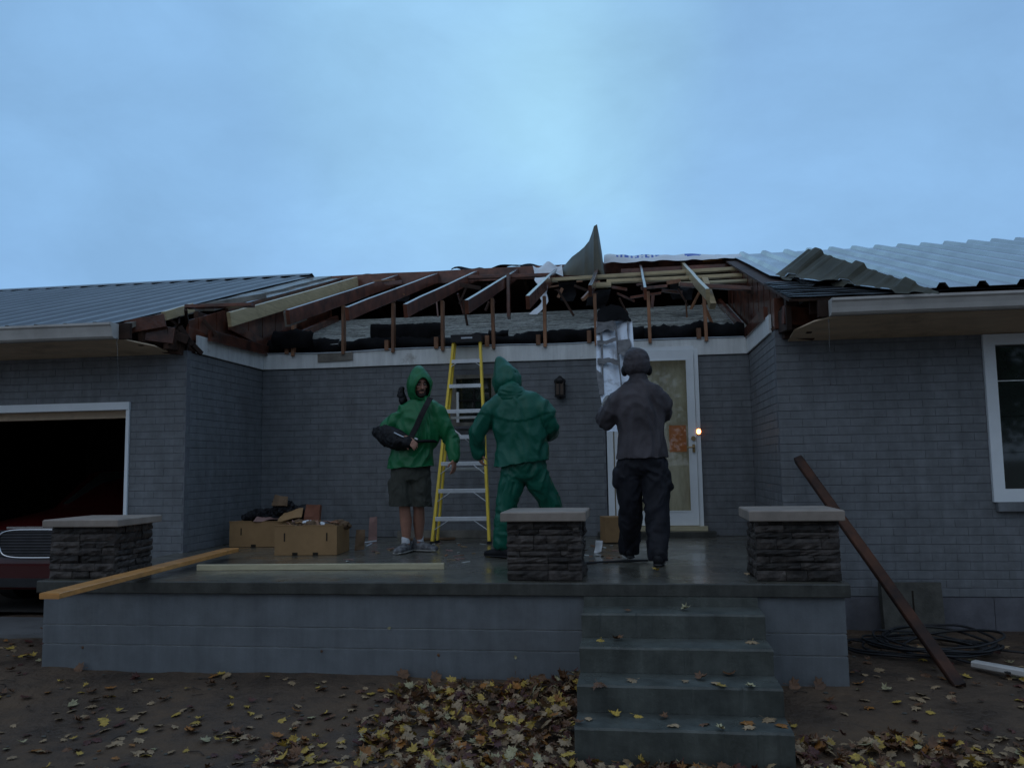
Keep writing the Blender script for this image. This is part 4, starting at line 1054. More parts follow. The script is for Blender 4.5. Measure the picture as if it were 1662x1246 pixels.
mb.ell((-3.06, 2.70, .38), (.13, .1, .08), 10, 7); mb.ell((-3.10, 2.7, .45), (.09, .07, .05), 10, 7); mb.ell((-3.42, 2.68, .30), (.12, .08, .04), 10, 7)
co, fs = remesh(mb, .018, 2, .022, 11)
tag(add('cloth_heap', co, fs, M['blackcl'], None, False), 'heap of dark cloth and felt piled on the back box', 'cloth heap')
mb = MB()
for i in range(12): mb.ell((-2.66+.5*rb.random(), 1.82+.22*rb.random(), .235+.04*rb.random()), (.07, .06, .03), 8, 6)
co, fs = remesh(mb, .016, 1, .02, 12); tag(add('debris_heap', co, fs, M['cardin'], None, False), 'brown splintered debris filling the front box', 'debris')
scrap('cardboard_scrap', (-3.08, 2.62, .475), (.16, .14, .005), (.9, .3, .2), M['cardin'], 'crumpled brown scrap on top of the cloth heap, highest of all', group=G)
scrap('cardboard_scrap', (-2.93, 2.55, .335), (.26, .16, .006), (.6, -.2, .1), M['card'], 'light tan cardboard flap lying on the back box heap', group=G)
scrap('terracotta_scrap', (-2.70, 2.55, .33), (.17, .22, .05), (1.35, .12, -.1), mat('red_brown_scrap', (.19, .075, .045), .8, var=.2), 'reddish brown slab scrap standing at the right of the back box', group=G)
scrap('cardboard_scrap', (-3.2, 2.60, .29), (.3, .1, .005), (.4, 0, .3), M['pink'], 'pinkish strip on the left of the back box heap', group=G)
scrap('cardboard_scrap', (-2.45, 1.95, .285), (.25, .12, .006), (.2, .1, .1), M['tarp'], 'white scrap lying on the right rim of the front box', group=G)
for i in range(9):
    x = -2.68+.55*rb.random(); scrap('wood_chip', (x, 1.80+.25*rb.random(), .285+.02*rb.random()), (.09, .03, .01), (rb.uniform(-.6, .6), rb.uniform(-.5, .5), rb.uniform(0, 3)), rb.choice([M['cardin'], M['pink'], M['postwood'], M['card']]), 'small wood chip in the front box', 'wood chip', 'wood chips in the front box')
scrap('cardboard_scrap', (-2.06, 2.2, .10), (.10, .22, .006), (1.2, .25, .2), M['cardin'], 'torn cardboard flap leaning beside the front box', group='loose scraps on the porch floor')
scrap('insulation_scrap', at(605, 860, 3.35), (.10, .30, .012), (1.45, .12, .1), M['pink'], 'pinkish broken strip leaning upright on the back wall', group='loose scraps on the porch floor')
tag(MB().beam(at(563, 884, 2.9), at(612, 878, 3.0), .03, .012, seg=5, wob=.03).build('metal_strip', M['strap']), 'bent pale metal strip on the floor right of the boxes', 'metal strip')
tag(MB().beam(at(582, 893, 2.5), at(603, 882, 2.75), .02, .012, seg=4, wob=.02).build('metal_strip', M['strap']), 'short thin pale strip nearest the front box', 'metal strip')
# box behind the middle pillar, and bits
tag(MB().beam((.30, 2.9, .14), (.47, 2.95, .14), .2, .26, c=.004).build('cardboard_box', M['card']), 'brown box standing behind the right edge of the middle pillar', 'box')
scrap('paper_scrap', (.30, 1.95, .05), (.08, .11, .004), (1.1, .2, -.5), M['tarp'], 'crumpled white paper scrap right of the middle pillar', wob=.08)
tag(MB().beam(atz(948, 915, 0)+V((0, 0, .012)), atz(1052, 911, 0)+V((0, 0, .012)), .035, .016, seg=6, wob=.012).build('dark_strip', M['blackplastic']), 'dark flat strip on the wet floor by the grey man\'s feet', 'strip')
Gs = 'small splinters scattered on the porch floor'
for i in range(46):
    px = rb.choice([rb.uniform(950, 1010), rb.uniform(560, 760), rb.uniform(940, 1060), rb.uniform(700, 820)]); py = rb.uniform(880, 912)
    p = atz(px, py, .008)
    if p.y > 3.4: continue
    scrap('splinter', p, (rb.uniform(.03, .1), rb.uniform(.012, .03), .006), (rb.uniform(-.1, .1), rb.uniform(-.15, .15), rb.uniform(0, 3)), rb.choice([M['cardin'], M['postwood'], M['pink'], M['shingle'], M['leaf_tan']]),
          'small splinter or chip scattered on the wet porch floor', 'splinter', Gs, wob=.006)

# ------------------------------------------------------------------ foil panel being lifted
Fp = empty('flashing_panel', at(1000, 700, 1.9), 'long folded white foil faced panel lifted toward the roof by the grey man', 'panel')
# two long faces of a folded channel; lower end at the man's hands
def fpt(px, py, Y): return at(px, py, Y)
rows = [(497, 2.9), (521, 2.82), (552, 2.65), (585, 2.45), (620, 2.25), (660, 2.0)]
Lx = [(984, 1012), (967, 996, 1025), (968, 999, 1028), (970, 1003, 1030), (972, 1008, 1032), (981, 1008, 1030)]
def strip(name, cols, mt, y0s, off=0):
    vs = []; fs = []; nu = 6
    for (xa, xb, py, Y, ya, yb) in cols:
        for i in range(nu+1):
            u = i/nu; vs.append(at(xa+(xb-xa)*u, py, Y+ya*(1-u)+yb*u+off+noise.noise(V((u*3, py*.05, 0)))*.012))
    for j in range(len(cols)-1):
        for i in range(nu): k = j*(nu+1)+i; fs.append((k, k+1, k+nu+2, k+nu+1))
    m0 = len(vs); vs += [v_+V((0, .012, 0)) for v_ in vs]; fs += [tuple(reversed([q_+m0 for q_ in f_])) for f_ in list(fs)]
    n = len(cols)
    for j in range(n-1):
        for a_, s_ in ((j*(nu+1), 1), (j*(nu+1)+nu, -1)): b_ = a_+nu+1; fs.append((a_, b_, b_+m0, a_+m0))
    return add(name, vs, fs, mt, Fp, False)
def dens(c_, n=4):
    o = []
    for i in range(len(c_)-1):
        for k in range(n): t = k/n; o.append(tuple(c_[i][q]*(1-t)+c_[i+1][q]*t for q in range(6)))
    return o+[c_[-1]]
strip('front_face', dens([(968, 997, 521, 2.80, 0, .08), (968, 999, 552, 2.62, 0, .08), (968, 1004, 595, 2.38, 0, .08), (971, 1008, 625, 2.2, 0, .08), (978, 1012, 660, 2.0, 0, .08), (985, 1015, 700, 1.8, 0, .08)]), M['foil'], 0)
strip('side_face', dens([(997, 1026, 521, 2.80, .08, -.02), (999, 1028, 552, 2.62, .08, -.02), (1004, 1030, 595, 2.38, .08, -.02), (1008, 1034, 625, 2.2, .08, -.02), (1012, 1038, 700, 1.8, .08, -.02)]), M['foil'], 0)
strip('torn_top', dens([(985, 1006, 497, 2.86, .02, .02), (975, 1016, 505, 2.84, 0, .06), (968, 1025, 521, 2.79, 0, .0)]), M['foilcore'], 0, -.006)
strip('torn_patch', dens([(969, 996, 521, 2.785, -.005, .06), (969, 980, 538, 2.70, -.005, .02)]), M['foilcore'], 0, -.008)
def onp(px, py, off=-.012):   # depth of the panel face at a photo position
    ys_ = [(500, 2.85), (521, 2.80), (552, 2.62), (595, 2.38), (625, 2.2), (660, 2.0), (700, 1.8)]
    for (a, ya), (b, yb) in zip(ys_, ys_[1:]):
        if py <= b: t = (py-a)/(b-a); break
    return at(px, py, ya+(yb-ya)*t+off)
def ragged(name, pts, mt, off=-.012):
    c_ = onp(sum(p[0] for p in pts)/len(pts), sum(p[1] for p in pts)/len(pts), off); ring = []
    for i, (x, y) in enumerate(pts):
        x2, y2 = pts[(i+1) % len(pts)]
        for k in range(4):
            t = k/4; xx = x+(x2-x)*t+rb.uniform(-1, 1); yy = y+(y2-y)*t+rb.uniform(-1, 1); ring.append(onp(xx, yy, off))
    n = len(ring); vs = [c_]+ring+[c_+V((0, .008, 0))]+[p+V((0, .008, 0)) for p in ring]
    fs = [(0, 1+i, 1+(i+1) % n) for i in range(n)]+[(n+1, n+2+(i+1) % n, n+2+i) for i in range(n)]+[(1+i, n+2+i, n+2+(i+1) % n, 1+(i+1) % n) for i in range(n)]
    return add(name, vs, fs, mt, Fp)
ragged('seam', [(974, 520), (977, 520), (980, 640), (977, 640)], M['foilcore'], -.016)
ragged('seam', [(996, 519), (999, 519), (1012, 640), (1008, 640)], M['foilcore'], -.02)
ragged('seam', [(1017, 521), (1020, 521), (1023, 580), (1020, 580)], M['foilcore'], -.03)
ragged('torn_patch', [(969, 521), (996, 519), (997, 538), (984, 534), (975, 541), (968, 540)], M['foilcore'], -.026)
ragged('torn_patch', [(969, 553), (985, 552), (1000, 547), (1001, 552), (985, 558), (969, 560)], M['foilcore'], -.026)
ragged('torn_patch', [(969, 582), (988, 580), (1004, 585), (1006, 594), (990, 588), (970, 592)], M['foilcore'], -.026)
ragged('torn_patch', [(1001, 553), (1022, 550), (1024, 562), (1012, 578), (1004, 572)], M['foilcore'], -.036)
ragged('torn_patch', [(968, 600), (976, 604), (978, 640), (973, 640)], M['foilcore'], -.02)
ragged('torn_top', [(969, 522), (970, 506), (978, 498), (992, 494), (1008, 497), (1018, 508), (1025, 521), (1005, 518), (990, 522)], M['blackfelt'], -.03)
# white post or jamb strip showing below the man's elbow
# ------------------------------------------------------------------ pole, block, hose, downspout on the right
a = at(1562, 1118, -.06); b = at(1296, 745, 1.86)
a.z = gzn(a.x, a.y)-.01; d_ = ray(1560, 1116)
pt_ = CAM+d_*((a.z-CAM.z)/d_.z)
tag(MB().beam(pt_, b, .075, .075, up=(0, 1, 0), c=.008, seg=10, wob=.006).build('rusty_pole', M['rust']), 'long rusty dark pole leaning on the house behind the right pillar', 'pole')
c0 = at(1448, 1018, 1.80); 
vs_ = MB(); xa, xb = at(1432, 1000, 1.78).x, at(1530, 1000, 1.78).x
ztop = at(1480, 945, 1.78).z
cb = empty('concrete_slab_piece', ((xa+xb)/2, 1.8, gzn((xa+xb)/2, 1.8)), 'weathered concrete slab piece propped against the foundation behind the hose', 'concrete slab')
MB().beam(((xa), 1.70, -.66), ((xa), 1.84, ztop), .001, .001).v
t = MB().rbox(((xa+xb)/2, 1.79, (-.67+ztop)/2), (xb-xa, .10, ztop+.67), rx=-.12); t.build('slab', M['cblock'], cb)
MB().beam(at(1481, 958, 1.70), at(1484, 1000, 1.68), .014, .01, up=(0, 1, 0)).build('crack_bar', M['slot'], cb)
hp = []
hc = atz(1490, 1060, -.64)
Hc = empty('hose_coil', (hc.x, hc.y, -.66), 'loose coil of black hose on the ground by the foundation', 'hose')
for lp in range(9):
    pts = []; rx_, ry_ = .50-.02*lp+.03*rb.random(), .36+.02*lp*rb.random()
    cx_, cy_ = hc.x+.05*rb.uniform(-1, 1)+.03*lp, hc.y+.10+.05*rb.uniform(-1, 1)
    for i in range(49):
        an = 2*math.pi*i/48+lp*.4; x = cx_+rx_*math.cos(an); y = cy_+ry_*math.sin(an)*.85
        y = min(y, 1.72)
        pts.append((x, y, gz(x, y)+.04+.014*lp*(.6+.5*math.sin(an*1+lp))+.03*noise.noise(V((x*3, y*3, lp)))))
    MB().tube(pts, .0095, 6).build('hose_loop', M['hose'], Hc, True)
MB().tube([(hc.x-.75, 1.35, -.60), (hc.x-.4, 1.2, -.60), (hc.x, .9, -.60), (hc.x+.25, .55, -.62), (hc.x+.38, .3, -.62)], .009, 6).build('hose_loop', M['hose'], Hc, True)
MB().tube([(hc.x+.3, 1.0, -.59), (hc.x+.8, .9, -.62), (hc.x+1.4, .8, -.63)], .009, 6).build('hose_loop', M['hose'], Hc, True)
a = atz(1580, 1076, -.61); b = atz(1690, 1096, -.61)
ds = MB().beam(a, b, .075, .045, c=.012, seg=4, wob=.006).build('downspout_piece', M['gutter']); tag(ds, 'short white downspout length lying on the ground below the window', 'downspout')
# trickles of water from the gutter ends
for px, y0, y1, lab in ((190, 548, 640, 'thin trickle of rainwater falling from the left gutter end'), (1345, 518, 625, 'thin trickle of rainwater falling from the right gutter end')):
    a = at(px, y0, 1.27); pts = []
    for i in range(14):
        t = i/13; p = at(px+3*t, y0+(y1-y0)*t, 1.27); pts.append(p+V((noise.noise(V((t*9, px, 0)))*.006, 0, 0)))
    tag(MB().tube(pts, [.004*(1-.6*i/13) for i in range(14)], 6).build('water_trickle', M['water'], None, True), lab, 'water')

# ------------------------------------------------------------------ red car in the garage mouth
cx, cy, cz = at(62, 900, 2.25).x, 2.22, -.62
car = empty('red_car', (cx, cy+2, cz), 'dark red car with chrome grille parked facing out of the garage', 'car')
secs = []
def sec(y, hw, z0, z1, sh):  # half width, bottom, top, shoulder
    return [(cx-hw*.96, y, cz+z0), (cx-hw, y, cz+z0+.15), (cx-hw, y, cz+sh), (cx-hw*.86, y, cz+z1-.03), (cx-hw*.5, y, cz+z1), (cx, y, cz+z1+.01), (cx+hw*.5, y, cz+z1), (cx+hw*.86, y, cz+z1-.03), (cx+hw, y, cz+sh), (cx+hw, y, cz+z0+.15), (cx+hw*.96, y, cz+z0)]
ss = [sec(cy, .72, .22, .80, .6), sec(cy+.06, .84, .18, .86, .66), sec(cy+.4, .90, .18, .93, .74), sec(cy+1.1, .92, .18, 1.0, .82), sec(cy+1.3, .92, .18, 1.03, .84), sec(cy+2.0, .92, .18, 1.45, .9), sec(cy+3.4, .92, .18, 1.47, .95), sec(cy+4.3, .9, .2, 1.02, .9), sec(cy+4.6, .84, .25, .9, .8)]
vs = [p for s_ in ss for p in s_]; k = 11
fs = [(i*k+j, i*k+j+1, (i+1)*k+j+1, (i+1)*k+j) for i in range(len(ss)-1) for j in range(k-1)]+[tuple(range(k-1, -1, -1)), tuple((len(ss)-1)*k+j for j in range(k))]
add('body', vs, fs, M['redcar'], car, True)
MB().quad((cx-.72, cy+1.36, cz+1.05), (cx+.72, cy+1.36, cz+1.05), (cx+.62, cy+1.95, cz+1.43), (cx-.62, cy+1.95, cz+1.43), thick=.01).build('windscreen', M['glass'], car)
# grille: rounded chrome surround with horizontal bars
gw, gb, gt = .42, .55, .84
gr = MB()
loop = []
for i in range(41):
    a = 2*math.pi*i/40; ex = 4.0
    x = gw*math.copysign(abs(math.cos(a))**(2/ex), math.cos(a)); z = (gt-gb)/2*math.copysign(abs(math.sin(a))**(2/ex), math.sin(a)); loop.append((cx+x*(1-.06*(z < 0)), cy-.035, cz+(gt+gb)/2+z))
G_ = MB().tube(loop, .011, 8).build('grille', M['chrome'], car, True)
MB().box(cx-gw+.01, cx+gw-.01, cy-.028, cy-.012, cz+gb+.005, cz+gt-.005).build('grille_back', M['blackplastic'], G_)
for i in range(9): MB().rbox((cx, cy-.034, cz+gb+.03+i*.03), (2*gw-.06, .014, .008)).build('grille_bar', M['grbar'], G_)
MB().rbox((cx+.05, cy-.03, cz+gt+.022), (2*gw-.1, .03, .022)).build('bonnet_trim', M['chrome'], car)
for s_ in (-1, 1):
    MB().ell((cx+s_*.62, cy+.03, cz+.72), (.14, .07, .075)).build('headlight', M['headlamp'], car, True)
    MB().ell((cx+s_*.58, cy-.0, cz+.38), (.07, .04, .05)).build('fog_light', M['headlamp'], car, True)
    for yy in (.85, 3.75):
        w_ = MB().tube([(cx+s_*.74, cy+yy, cz+.32), (cx+s_*.93, cy+yy, cz+.32)], .32, 24).build('wheel', M['tyre'], car)
        MB().tube([(cx+s_*.90, cy+yy, cz+.32), (cx+s_*.94, cy+yy, cz+.32)], .2, 16).build('rim', M['chrome'], w_)
MB().beam((cx-.80, cy-.02, cz+.36), (cx+.80, cy-.02, cz+.36), .10, .26, c=.03).build('bumper', M['redcar'], car)
MB().rbox((cx, cy-.074, cz+.30), (.9, .01, .09)).build('lower_intake', M['blackplastic'], car)

# ------------------------------------------------------------------ people
LAT = V((1, 0, 0))
def finger(mb, a, d, curl, L_, r_, axis):
    p = V(a); d = V(d).normalized(); pts = [p-d*.015]; rs = [r_]
    for i, (l, c_) in enumerate(zip((.45, .32, .23), (.4, .8, .8))):
        d = Matrix.Rotation(curl*c_, 3, axis) @ d; 
        pts.append(p); rs.append(r_*(1-.08*i)); p = p+d*L_*l
    pts.append(p); rs.append(r_*.75); pts.append(p+d*r_*.7); rs.append(r_*.3)
    mb.tube(pts, rs, 8)
def hand(mb, wrist, d, palmn, side, curl=.5, s=1.0):
    # d: direction of fingers, palmn: palm normal, side: +1 thumb towards d x palmn
    wrist = V(wrist); d = V(d).normalized(); n = V(palmn); n = (n-d*n.dot(d)).normalized(); w = d.cross(n)*side
    c_ = wrist+d*.05*s
    R = Matrix((w, n, d)).transposed()
    mb.loft([(wrist-d*.02, .026*s, .02*s), (wrist+d*.02*s, .033*s, .018*s), (wrist+d*.06*s, .042*s, .016*s), (wrist+d*.088*s, .040*s, .013*s)], w, n=14)
    axis = w*(-1); 
    cs = 1 if (Matrix.Rotation(.3, 3, w) @ d).dot(n) > 0 else -1
    for i, (o_, l) in enumerate(zip((.031, .011, -.010, -.029), (.072, .08, .075, .058))):
        finger(mb, wrist+d*.088*s+w*o_*s, d+w*o_*1.5, curl*cs*(1+.1*i), l*s, .0088*s, w)
    # thumb leaves the side of the palm near its base
    td = (d*.8+w*.75+n*.35).normalized()
    p = wrist+d*.03*s+w*.028*s
    mb.tube([p-td*.01, p+td*.025*s, p+td*.05*s+n*.006, p+(td*.9+d*.3).normalized()*.075*s+n*.012, p+(td*.9+d*.3).normalized()*.083*s+n*.014], [.012*s, .012*s, .0105*s, .009*s, .004*s], 8)
def limb(mb, pts, rs, lat=LAT, n=14):
    mb.loft([(p, r if not isinstance(r, tuple) else r[0], r if not isinstance(r, tuple) else r[1]) for p, r in zip(pts, rs)], lat, n)
def head(mb, c_, f, s=1.0):     # c_ centre of skull, f facing
    f = V(f).normalized(); r_ = f.cross(V((0, 0, 1))).normalized(); u = r_.cross(f)
    R = Matrix((r_, f, u)).transposed(); W_ = lambda x, y, z: c_+R@V((x*s, y*s, z*s))
    mb.ell(W_(0, -.012, .02), (.074*s, .094*s, .098*s), R=R); mb.ell(W_(0, .022, -.045), (.060*s, .068*s, .078*s), R=R)
    mb.ell(W_(0, .05, -.095), (.032*s, .034*s, .026*s), R=R)            # chin
    mb.loft([(W_(0, .083, .012), .009*s, .008*s), (W_(0, .098, -.018), .012*s, .012*s), (W_(0, .102, -.034), .017*s, .014*s)], r_, 10)   # nose
    mb.ell(W_(0, .074, .03), (.05*s, .018*s, .012*s), R=R)            # brow
    mb.ell(W_(0, .082, -.066), (.026*s, .012*s, .007*s), R=R); mb.ell(W_(0, .081, -.077), (.022*s, .012*s, .008*s), R=R)  # lips
    for sd in (-1, 1):
        mb.ell(W_(sd*.038, .068, -.018), (.02*s, .016*s, .016*s), R=R)   # cheek
        mb.ell(W_(sd*.078, -.005, -.015), (.010*s, .02*s, .032*s), R=R)  # ear
    return W_, R
def shoe(name, P, a, d, mt, sm, L_=.29, h=.10, w=.052):
    d = V(d).normalized(); lat = d.cross(V((0, 0, 1))); a = V(a)
    mb = MB(); mb.loft([(a-d*.07+V((0, 0, .045)), .038, .05), (a+V((0, 0, .052)), .043, .056), (a+d*.07+V((0, 0, .042)), .047, .042), (a+d*.14+V((0, 0, .034)), .050, .032), (a+d*.185+V((0, 0, .03)), .042, .026)], lat)
    mb.loft([(a-d*.02+V((0, 0, .06)), .04, .045), (a-d*.02+V((0, 0, .11)), .042, .046)], lat)
    s_ = organic(name, mb, mt, P, .008, 3)
    mb = MB(); mb.loft([(a-d*.09+V((0, 0, .013)), .036, .012), (a+V((0, 0, .013)), .040, .012), (a+d*.10+V((0, 0, .013)), .050, .012), (a+d*.19+V((0, 0, .015)), .040, .012)], lat)
    o = mb.build('sole', sm, s_, True)
    return s_

# --- man 1: bright green rain coat, sling, shorts
Y1 = 1.95
K = lambda px, py, dy=0: at(px, py, Y1+dy)
P1 = empty('person', (K(668, 898).x, Y1, 0), 'man facing the camera in hooded bright green raincoat, shorts and black arm sling', 'person')
hc1 = K(681, 624); f1 = V((.62, -1, -.16))
hipL, hipR = K(652, 762), K(684, 760)
fA, fB = atz(657, 893, .0), atz(678, 892, 0)
fA.y = 1.98; fB.y = 2.10; fA.x = K(657, 893).x; fB.x = at(680, 893, 2.1).x; fA.z = fB.z = 0
mb = MB()
W1, R1 = head(mb, hc1, f1, .98)
limb(mb, [K(683, 640, .03), K(683, 664, .05)], [.05, .05])
limb(mb, [K(684, 660, .02), K(680, 690, .02), K(672, 730, .01), K(668, 765)], [(.10, .05), (.12, .07), (.11, .07), (.13, .09)], n=18)
kA, kB = K(656, 812, -.03), K(678, 812, .05)
limb(mb, [hipL, kA], [.085, .062]); limb(mb, [hipR, kB], [.07, .058])
limb(mb, [kA, K(657, 828, -.01), K(659, 846, .02), fA+V((.005, .01, .12)), fA+V((0, .0, .05))], [.056, .053, .058, .038, .04])
limb(mb, [kB, K(680, 828, .06), K(680, 846, .10), fB+V((0, .0, .12)), fB+V((0, 0, .05))], [.056, .053, .057, .037, .04])
limb(mb, [fA+V((0, .02, .03)), fA+V((-.01, -.12, .025))], [.035, .03]); limb(mb, [fB+V((0, 0, .03)), fB+V((.12, -.02, .025))], [.035, .03])
shR, elR, wrR = K(650, 676, 0), K(622, 706, -.02), K(660, 711, -.20)
shL, elL, wrL = K(716, 678, 0), K(731, 716, .02), K(737, 744, -.08)
limb(mb, [shR+V((.03, 0, -.03)), elR, wrR], [.038, .038, .027]); limb(mb, [shL+V((-.03, 0, -.03)), elL, wrL], [.038, .038, .027])
hand(mb, wrR, (.75, -.35, -.55), (.0, .6, -.4), -1, .55, .95)
hand(mb, wrL, (.02, -.12, -1), (-.9, .3, 0), -1, .45, .95)
organic('body', mb, M['skin'], P1, .0065, 3)
# eyes, beard
for sd in (-1, 1): 
    e_ = MB().ell(W1(sd*.03, .079, .006), (.013, .009, .0075), R=R1).build('eye', M['eye'], P1, True)
    MB().ell(W1(sd*.03, .087, .005), (.005, .004, .005), R=R1).build('iris', M['beard'], e_, True)
    MB().ell(W1(sd*.03, .086, .030), (.022, .008, .006), R=R1).build('eyebrow', M['beard'], P1, True)
mb = MB(); mb.ell(W1(0, .086, -.054), (.034, .012, .008), R=R1); mb.ell(W1(0, .068, -.102), (.034, .028, .024), R=R1); mb.ell(W1(-.036, .06, -.078), (.014, .022, .03), R=R1); mb.ell(W1(.036, .06, -.078), (.014, .022, .03), R=R1)
organic('beard', mb, M['beard'], P1, .006, 2)
# coat
mb = MB()
limb(mb, [K(683, 652, .03), K(682, 664, .02), K(680, 682, .01), K(676, 708), K(671, 722), K(668, 745), K(666, 768)], [(.09, .085), (.19, .11), (.235, .13), (.225, .135), (.20, .13), (.215, .145), (.225, .155)], n=24)
limb(mb, [K(655, 672, 0), K(640, 684, -.01), K(626, 700, -.02)], [.08, .078, .068])
limb(mb, [elR, K(640, 712, -.12), K(654, 713, -.18)], [.06, .052, .045])
limb(mb, [K(710, 670, 0), K(722, 694, 0), elL+V((.01, 0, 0)), K(736, 730, -.04), K(738, 743, -.07)], [.082, .076, .070, .06, .052])
limb(mb, [K(684, 650, .02), K(655, 670, 0)], [.07, .08]); limb(mb, [K(684, 650, .02), K(710, 670, 0)], [.07, .08])
organic('raincoat', mb, M['green1'], P1, .011, 3, .014, 6.5, (1, 1, .55), hem=(K(668, 758), .04))
# coat drawstring belt line
mb = MB(); pts = []
for i in range(25):
    a = math.pi*(i/24)*1.0; pts.append(K(673, 718)+V((-.225*math.cos(a), -.15*math.sin(a), -.01*math.sin(a*2))))
MB().beam(pts[0], pts[0]+V((.001, 0, 0)), .01, .01)
MB().tube(pts, .014, 8).build('waist_cord', M['blackcl'], P1, True)
# hood
def hood(name, c_, f, r, mt, par, open_cos, tip=0, back=0, wr=.012, lean=(0, 0, 0)):
    f = V(f).normalized(); rr_ = f.cross(V((0, 0, 1))).normalized(); u = rr_.cross(f)
    n, k = 44, 34; vs = []; fs = []; A_ = V((0, .985, -.17)).normalized(); B_ = V((1, 0, 0)); C_ = A_.cross(B_)
    th0 = math.acos(open_cos)
    for i in range(k+1):
        for j in range(n):
            ph = 2*math.pi*j/n
            t0 = th0*(1+.12*math.sin(ph)+.04*math.sin(3*ph))
            th = t0+(math.pi*.985-t0)*i/k
            d = A_*math.cos(th)+(B_*math.cos(ph)+C_*math.sin(ph))*math.sin(th)
            x, y, z = d
            z_ = z*(1+tip*max(0, z)**3); s_ = 1-.20*max(0, z) if tip else 1
            if z < -.3: s_ *= 1+.25*(-z-.3)
            p = V((x*r[0]*s_, y*r[1]*s_-back*max(0, z)**2, z_*r[2]))
            q = c_+rr_*p.x+f*p.y+u*p.z+V(lean)*max(0, z)**3
            am = min(1, i/3)
            q += (q-c_).normalized()*(noise.noise(q*9)*wr+(1-abs(noise.noise(q*15))*2)*wr*.6)*am
            if i == 0: q += f*.006
            vs.append(q)
    for i in range(k):
        for j in range(n): fs.append((i*n+j, (i+1)*n+j, (i+1)*n+(j+1) % n, i*n+(j+1) % n))
    o = add(name, vs, fs, mt, par, True)
    so_ = o.modifiers.new('solid', 'SOLIDIFY'); so_.thickness = .009; so_.offset = 0
    return o
hood('hood', hc1+V((-.008, .02, .0)), f1, (.115, .150, .160), M['green1'], P1, .76, tip=.08, back=.03)
# sling (forearm trough), strap, shoulder pad
mb = MB(); limb(mb, [K(612, 701, .0), K(626, 706, -.06), K(645, 714, -.15), K(662, 720, -.2)], [(.05, .05), (.10, .085), (.09, .08), (.055, .055)], lat=V((0, 0, 1)))
organic('arm_sling', mb, M['blackcl'], P1, .009, 3, .012, 10)
def ribbon(name, pts, w, mt, par, nrm=(0, -1, 0), th=.008):
    mb = MB()
    for i in range(len(pts)-1): pass
    vs = []; fs = []
    for i, p in enumerate(pts):
        t = (V(pts[min(i+1, len(pts)-1)])-V(pts[max(i-1, 0)])).normalized(); s_ = t.cross(V(nrm)).normalized(); n_ = V(nrm).normalized()
        for a_, b_ in ((-1, 0), (1, 0), (1, 1), (-1, 1)): vs.append(V(p)+s_*a_*w/2+n_*b_*th)
    for i in range(len(pts)-1):
        for j in range(4): fs.append((i*4+j, i*4+(j+1) % 4, i*4+4+(j+1) % 4, i*4+4+j))
    fs += [(3, 2, 1, 0), tuple((len(pts)-1)*4+j for j in range(4))]
    return add(name, vs, fs, mt, par)
ribbon('sling_strap', [K(699, 645, -.10), K(692, 658, -.145), K(684, 674, -.165), K(676, 692, -.175), K(669, 706, -.185), K(664, 714, -.20)], .052, M['blackcl'], P1)
mb = MB(); limb(mb, [K(652, 630, .06), K(651, 640, .06), K(655, 652, .05)], [.026, .034, .036]); organic('shoulder_pad', mb, M['blackcl'], P1, .009, 2, .01, 14)
MB().tube([K(640, 702, -.22), K(648, 706, -.245), K(655, 709, -.25)], .006, 6).build('sling_clip', M['strap'], P1)
MB().tube([K(673, 711, -.19), K(678, 713, -.19)], .008, 8).build('wrist_band', M['sock'], P1)
MB().tube([wrL+V((-.012, -.03, -.085)), wrL+V((-.006, -.035, -.085))], .011, 10).build('finger_ring', M['strap'], P1)
# shorts
mb = MB()
limb(mb, [K(667, 742), K(666, 770)], [(.19, .13), (.185, .13)], n=20)
limb(mb, [K(654, 765, -.01), K(651, 795, -.02), K(651, 828, -.02)], [(.100, .11), (.110, .11), (.118, .112)])
limb(mb, [K(682, 765, .02), K(683, 795, .03), K(683, 830, .04)], [(.095, .11), (.10, .11), (.104, .105)])
limb(mb, [K(640, 782, -.01), K(639, 800, -.01)], [(.05, .08), (.045, .07)])
organic('shorts', mb, M['shorts'], P1, .010, 3, .009, 8, (1, 1, .5), hem=(K(668, 821), -.05))
for f_, dd in ((fA, (-.25, -1, 0)), (fB, (1, -.28, 0))):
    MB().loft([(f_+V((0, .01, .09)), .042, .046), (f_+V((0, .008, .135)), .042, .045)], LAT).build('sock', M['sock'], P1, True)
shoe('sneaker', P1, fA, (-.18, -1, 0), M['sneaker'], M['sole']); shoe('sneaker', P1, fB, (1, -.28, 0), M['sneaker'], M['sole'])

# --- man 2: teal green rain suit from behind, leaning
Y2 = 1.55
K = lambda px, py, dy=0: at(px, py, Y2+dy)
P2 = empty('person', (K(850, 898).x, Y2, 0), 'man seen from behind in a teal green hooded rain suit beside the ladder', 'person')
hc2 = K(821, 618, .06); f2 = V((-.75, .75, -.22))
mb = MB(); head(mb, hc2, f2, .97)
limb(mb, [hc2+V((.02, 0, -.06)), K(836, 655, 0)], [.055, .065])
limb(mb, [K(838, 662), K(845, 690), K(848, 730), K(848, 760)], [(.10, .05), (.12, .07), (.11, .07), (.13, .09)], n=18)
ft1 = K(813, 900); ft1.z = 0; ft2 = at(912, 880, Y2+.25); ft2.z = 0
kn1, kn2 = K(823, 815, .0), K(888, 805, .08)
limb(mb, [K(832, 760), kn1, ft1+V((0, .02, .1)), ft1+V((0, .02, .04))], [.085, .055, .04, .04]); limb(mb, [K(868, 757), kn2, ft2+V((0, .02, .1)), ft2+V((0, .02, .04))], [.085, .055, .04, .04])
eL, wL = K(774, 702, .0), K(776, 734, .06); eR, wR = K(893, 690, .02), K(880, 706, .26)
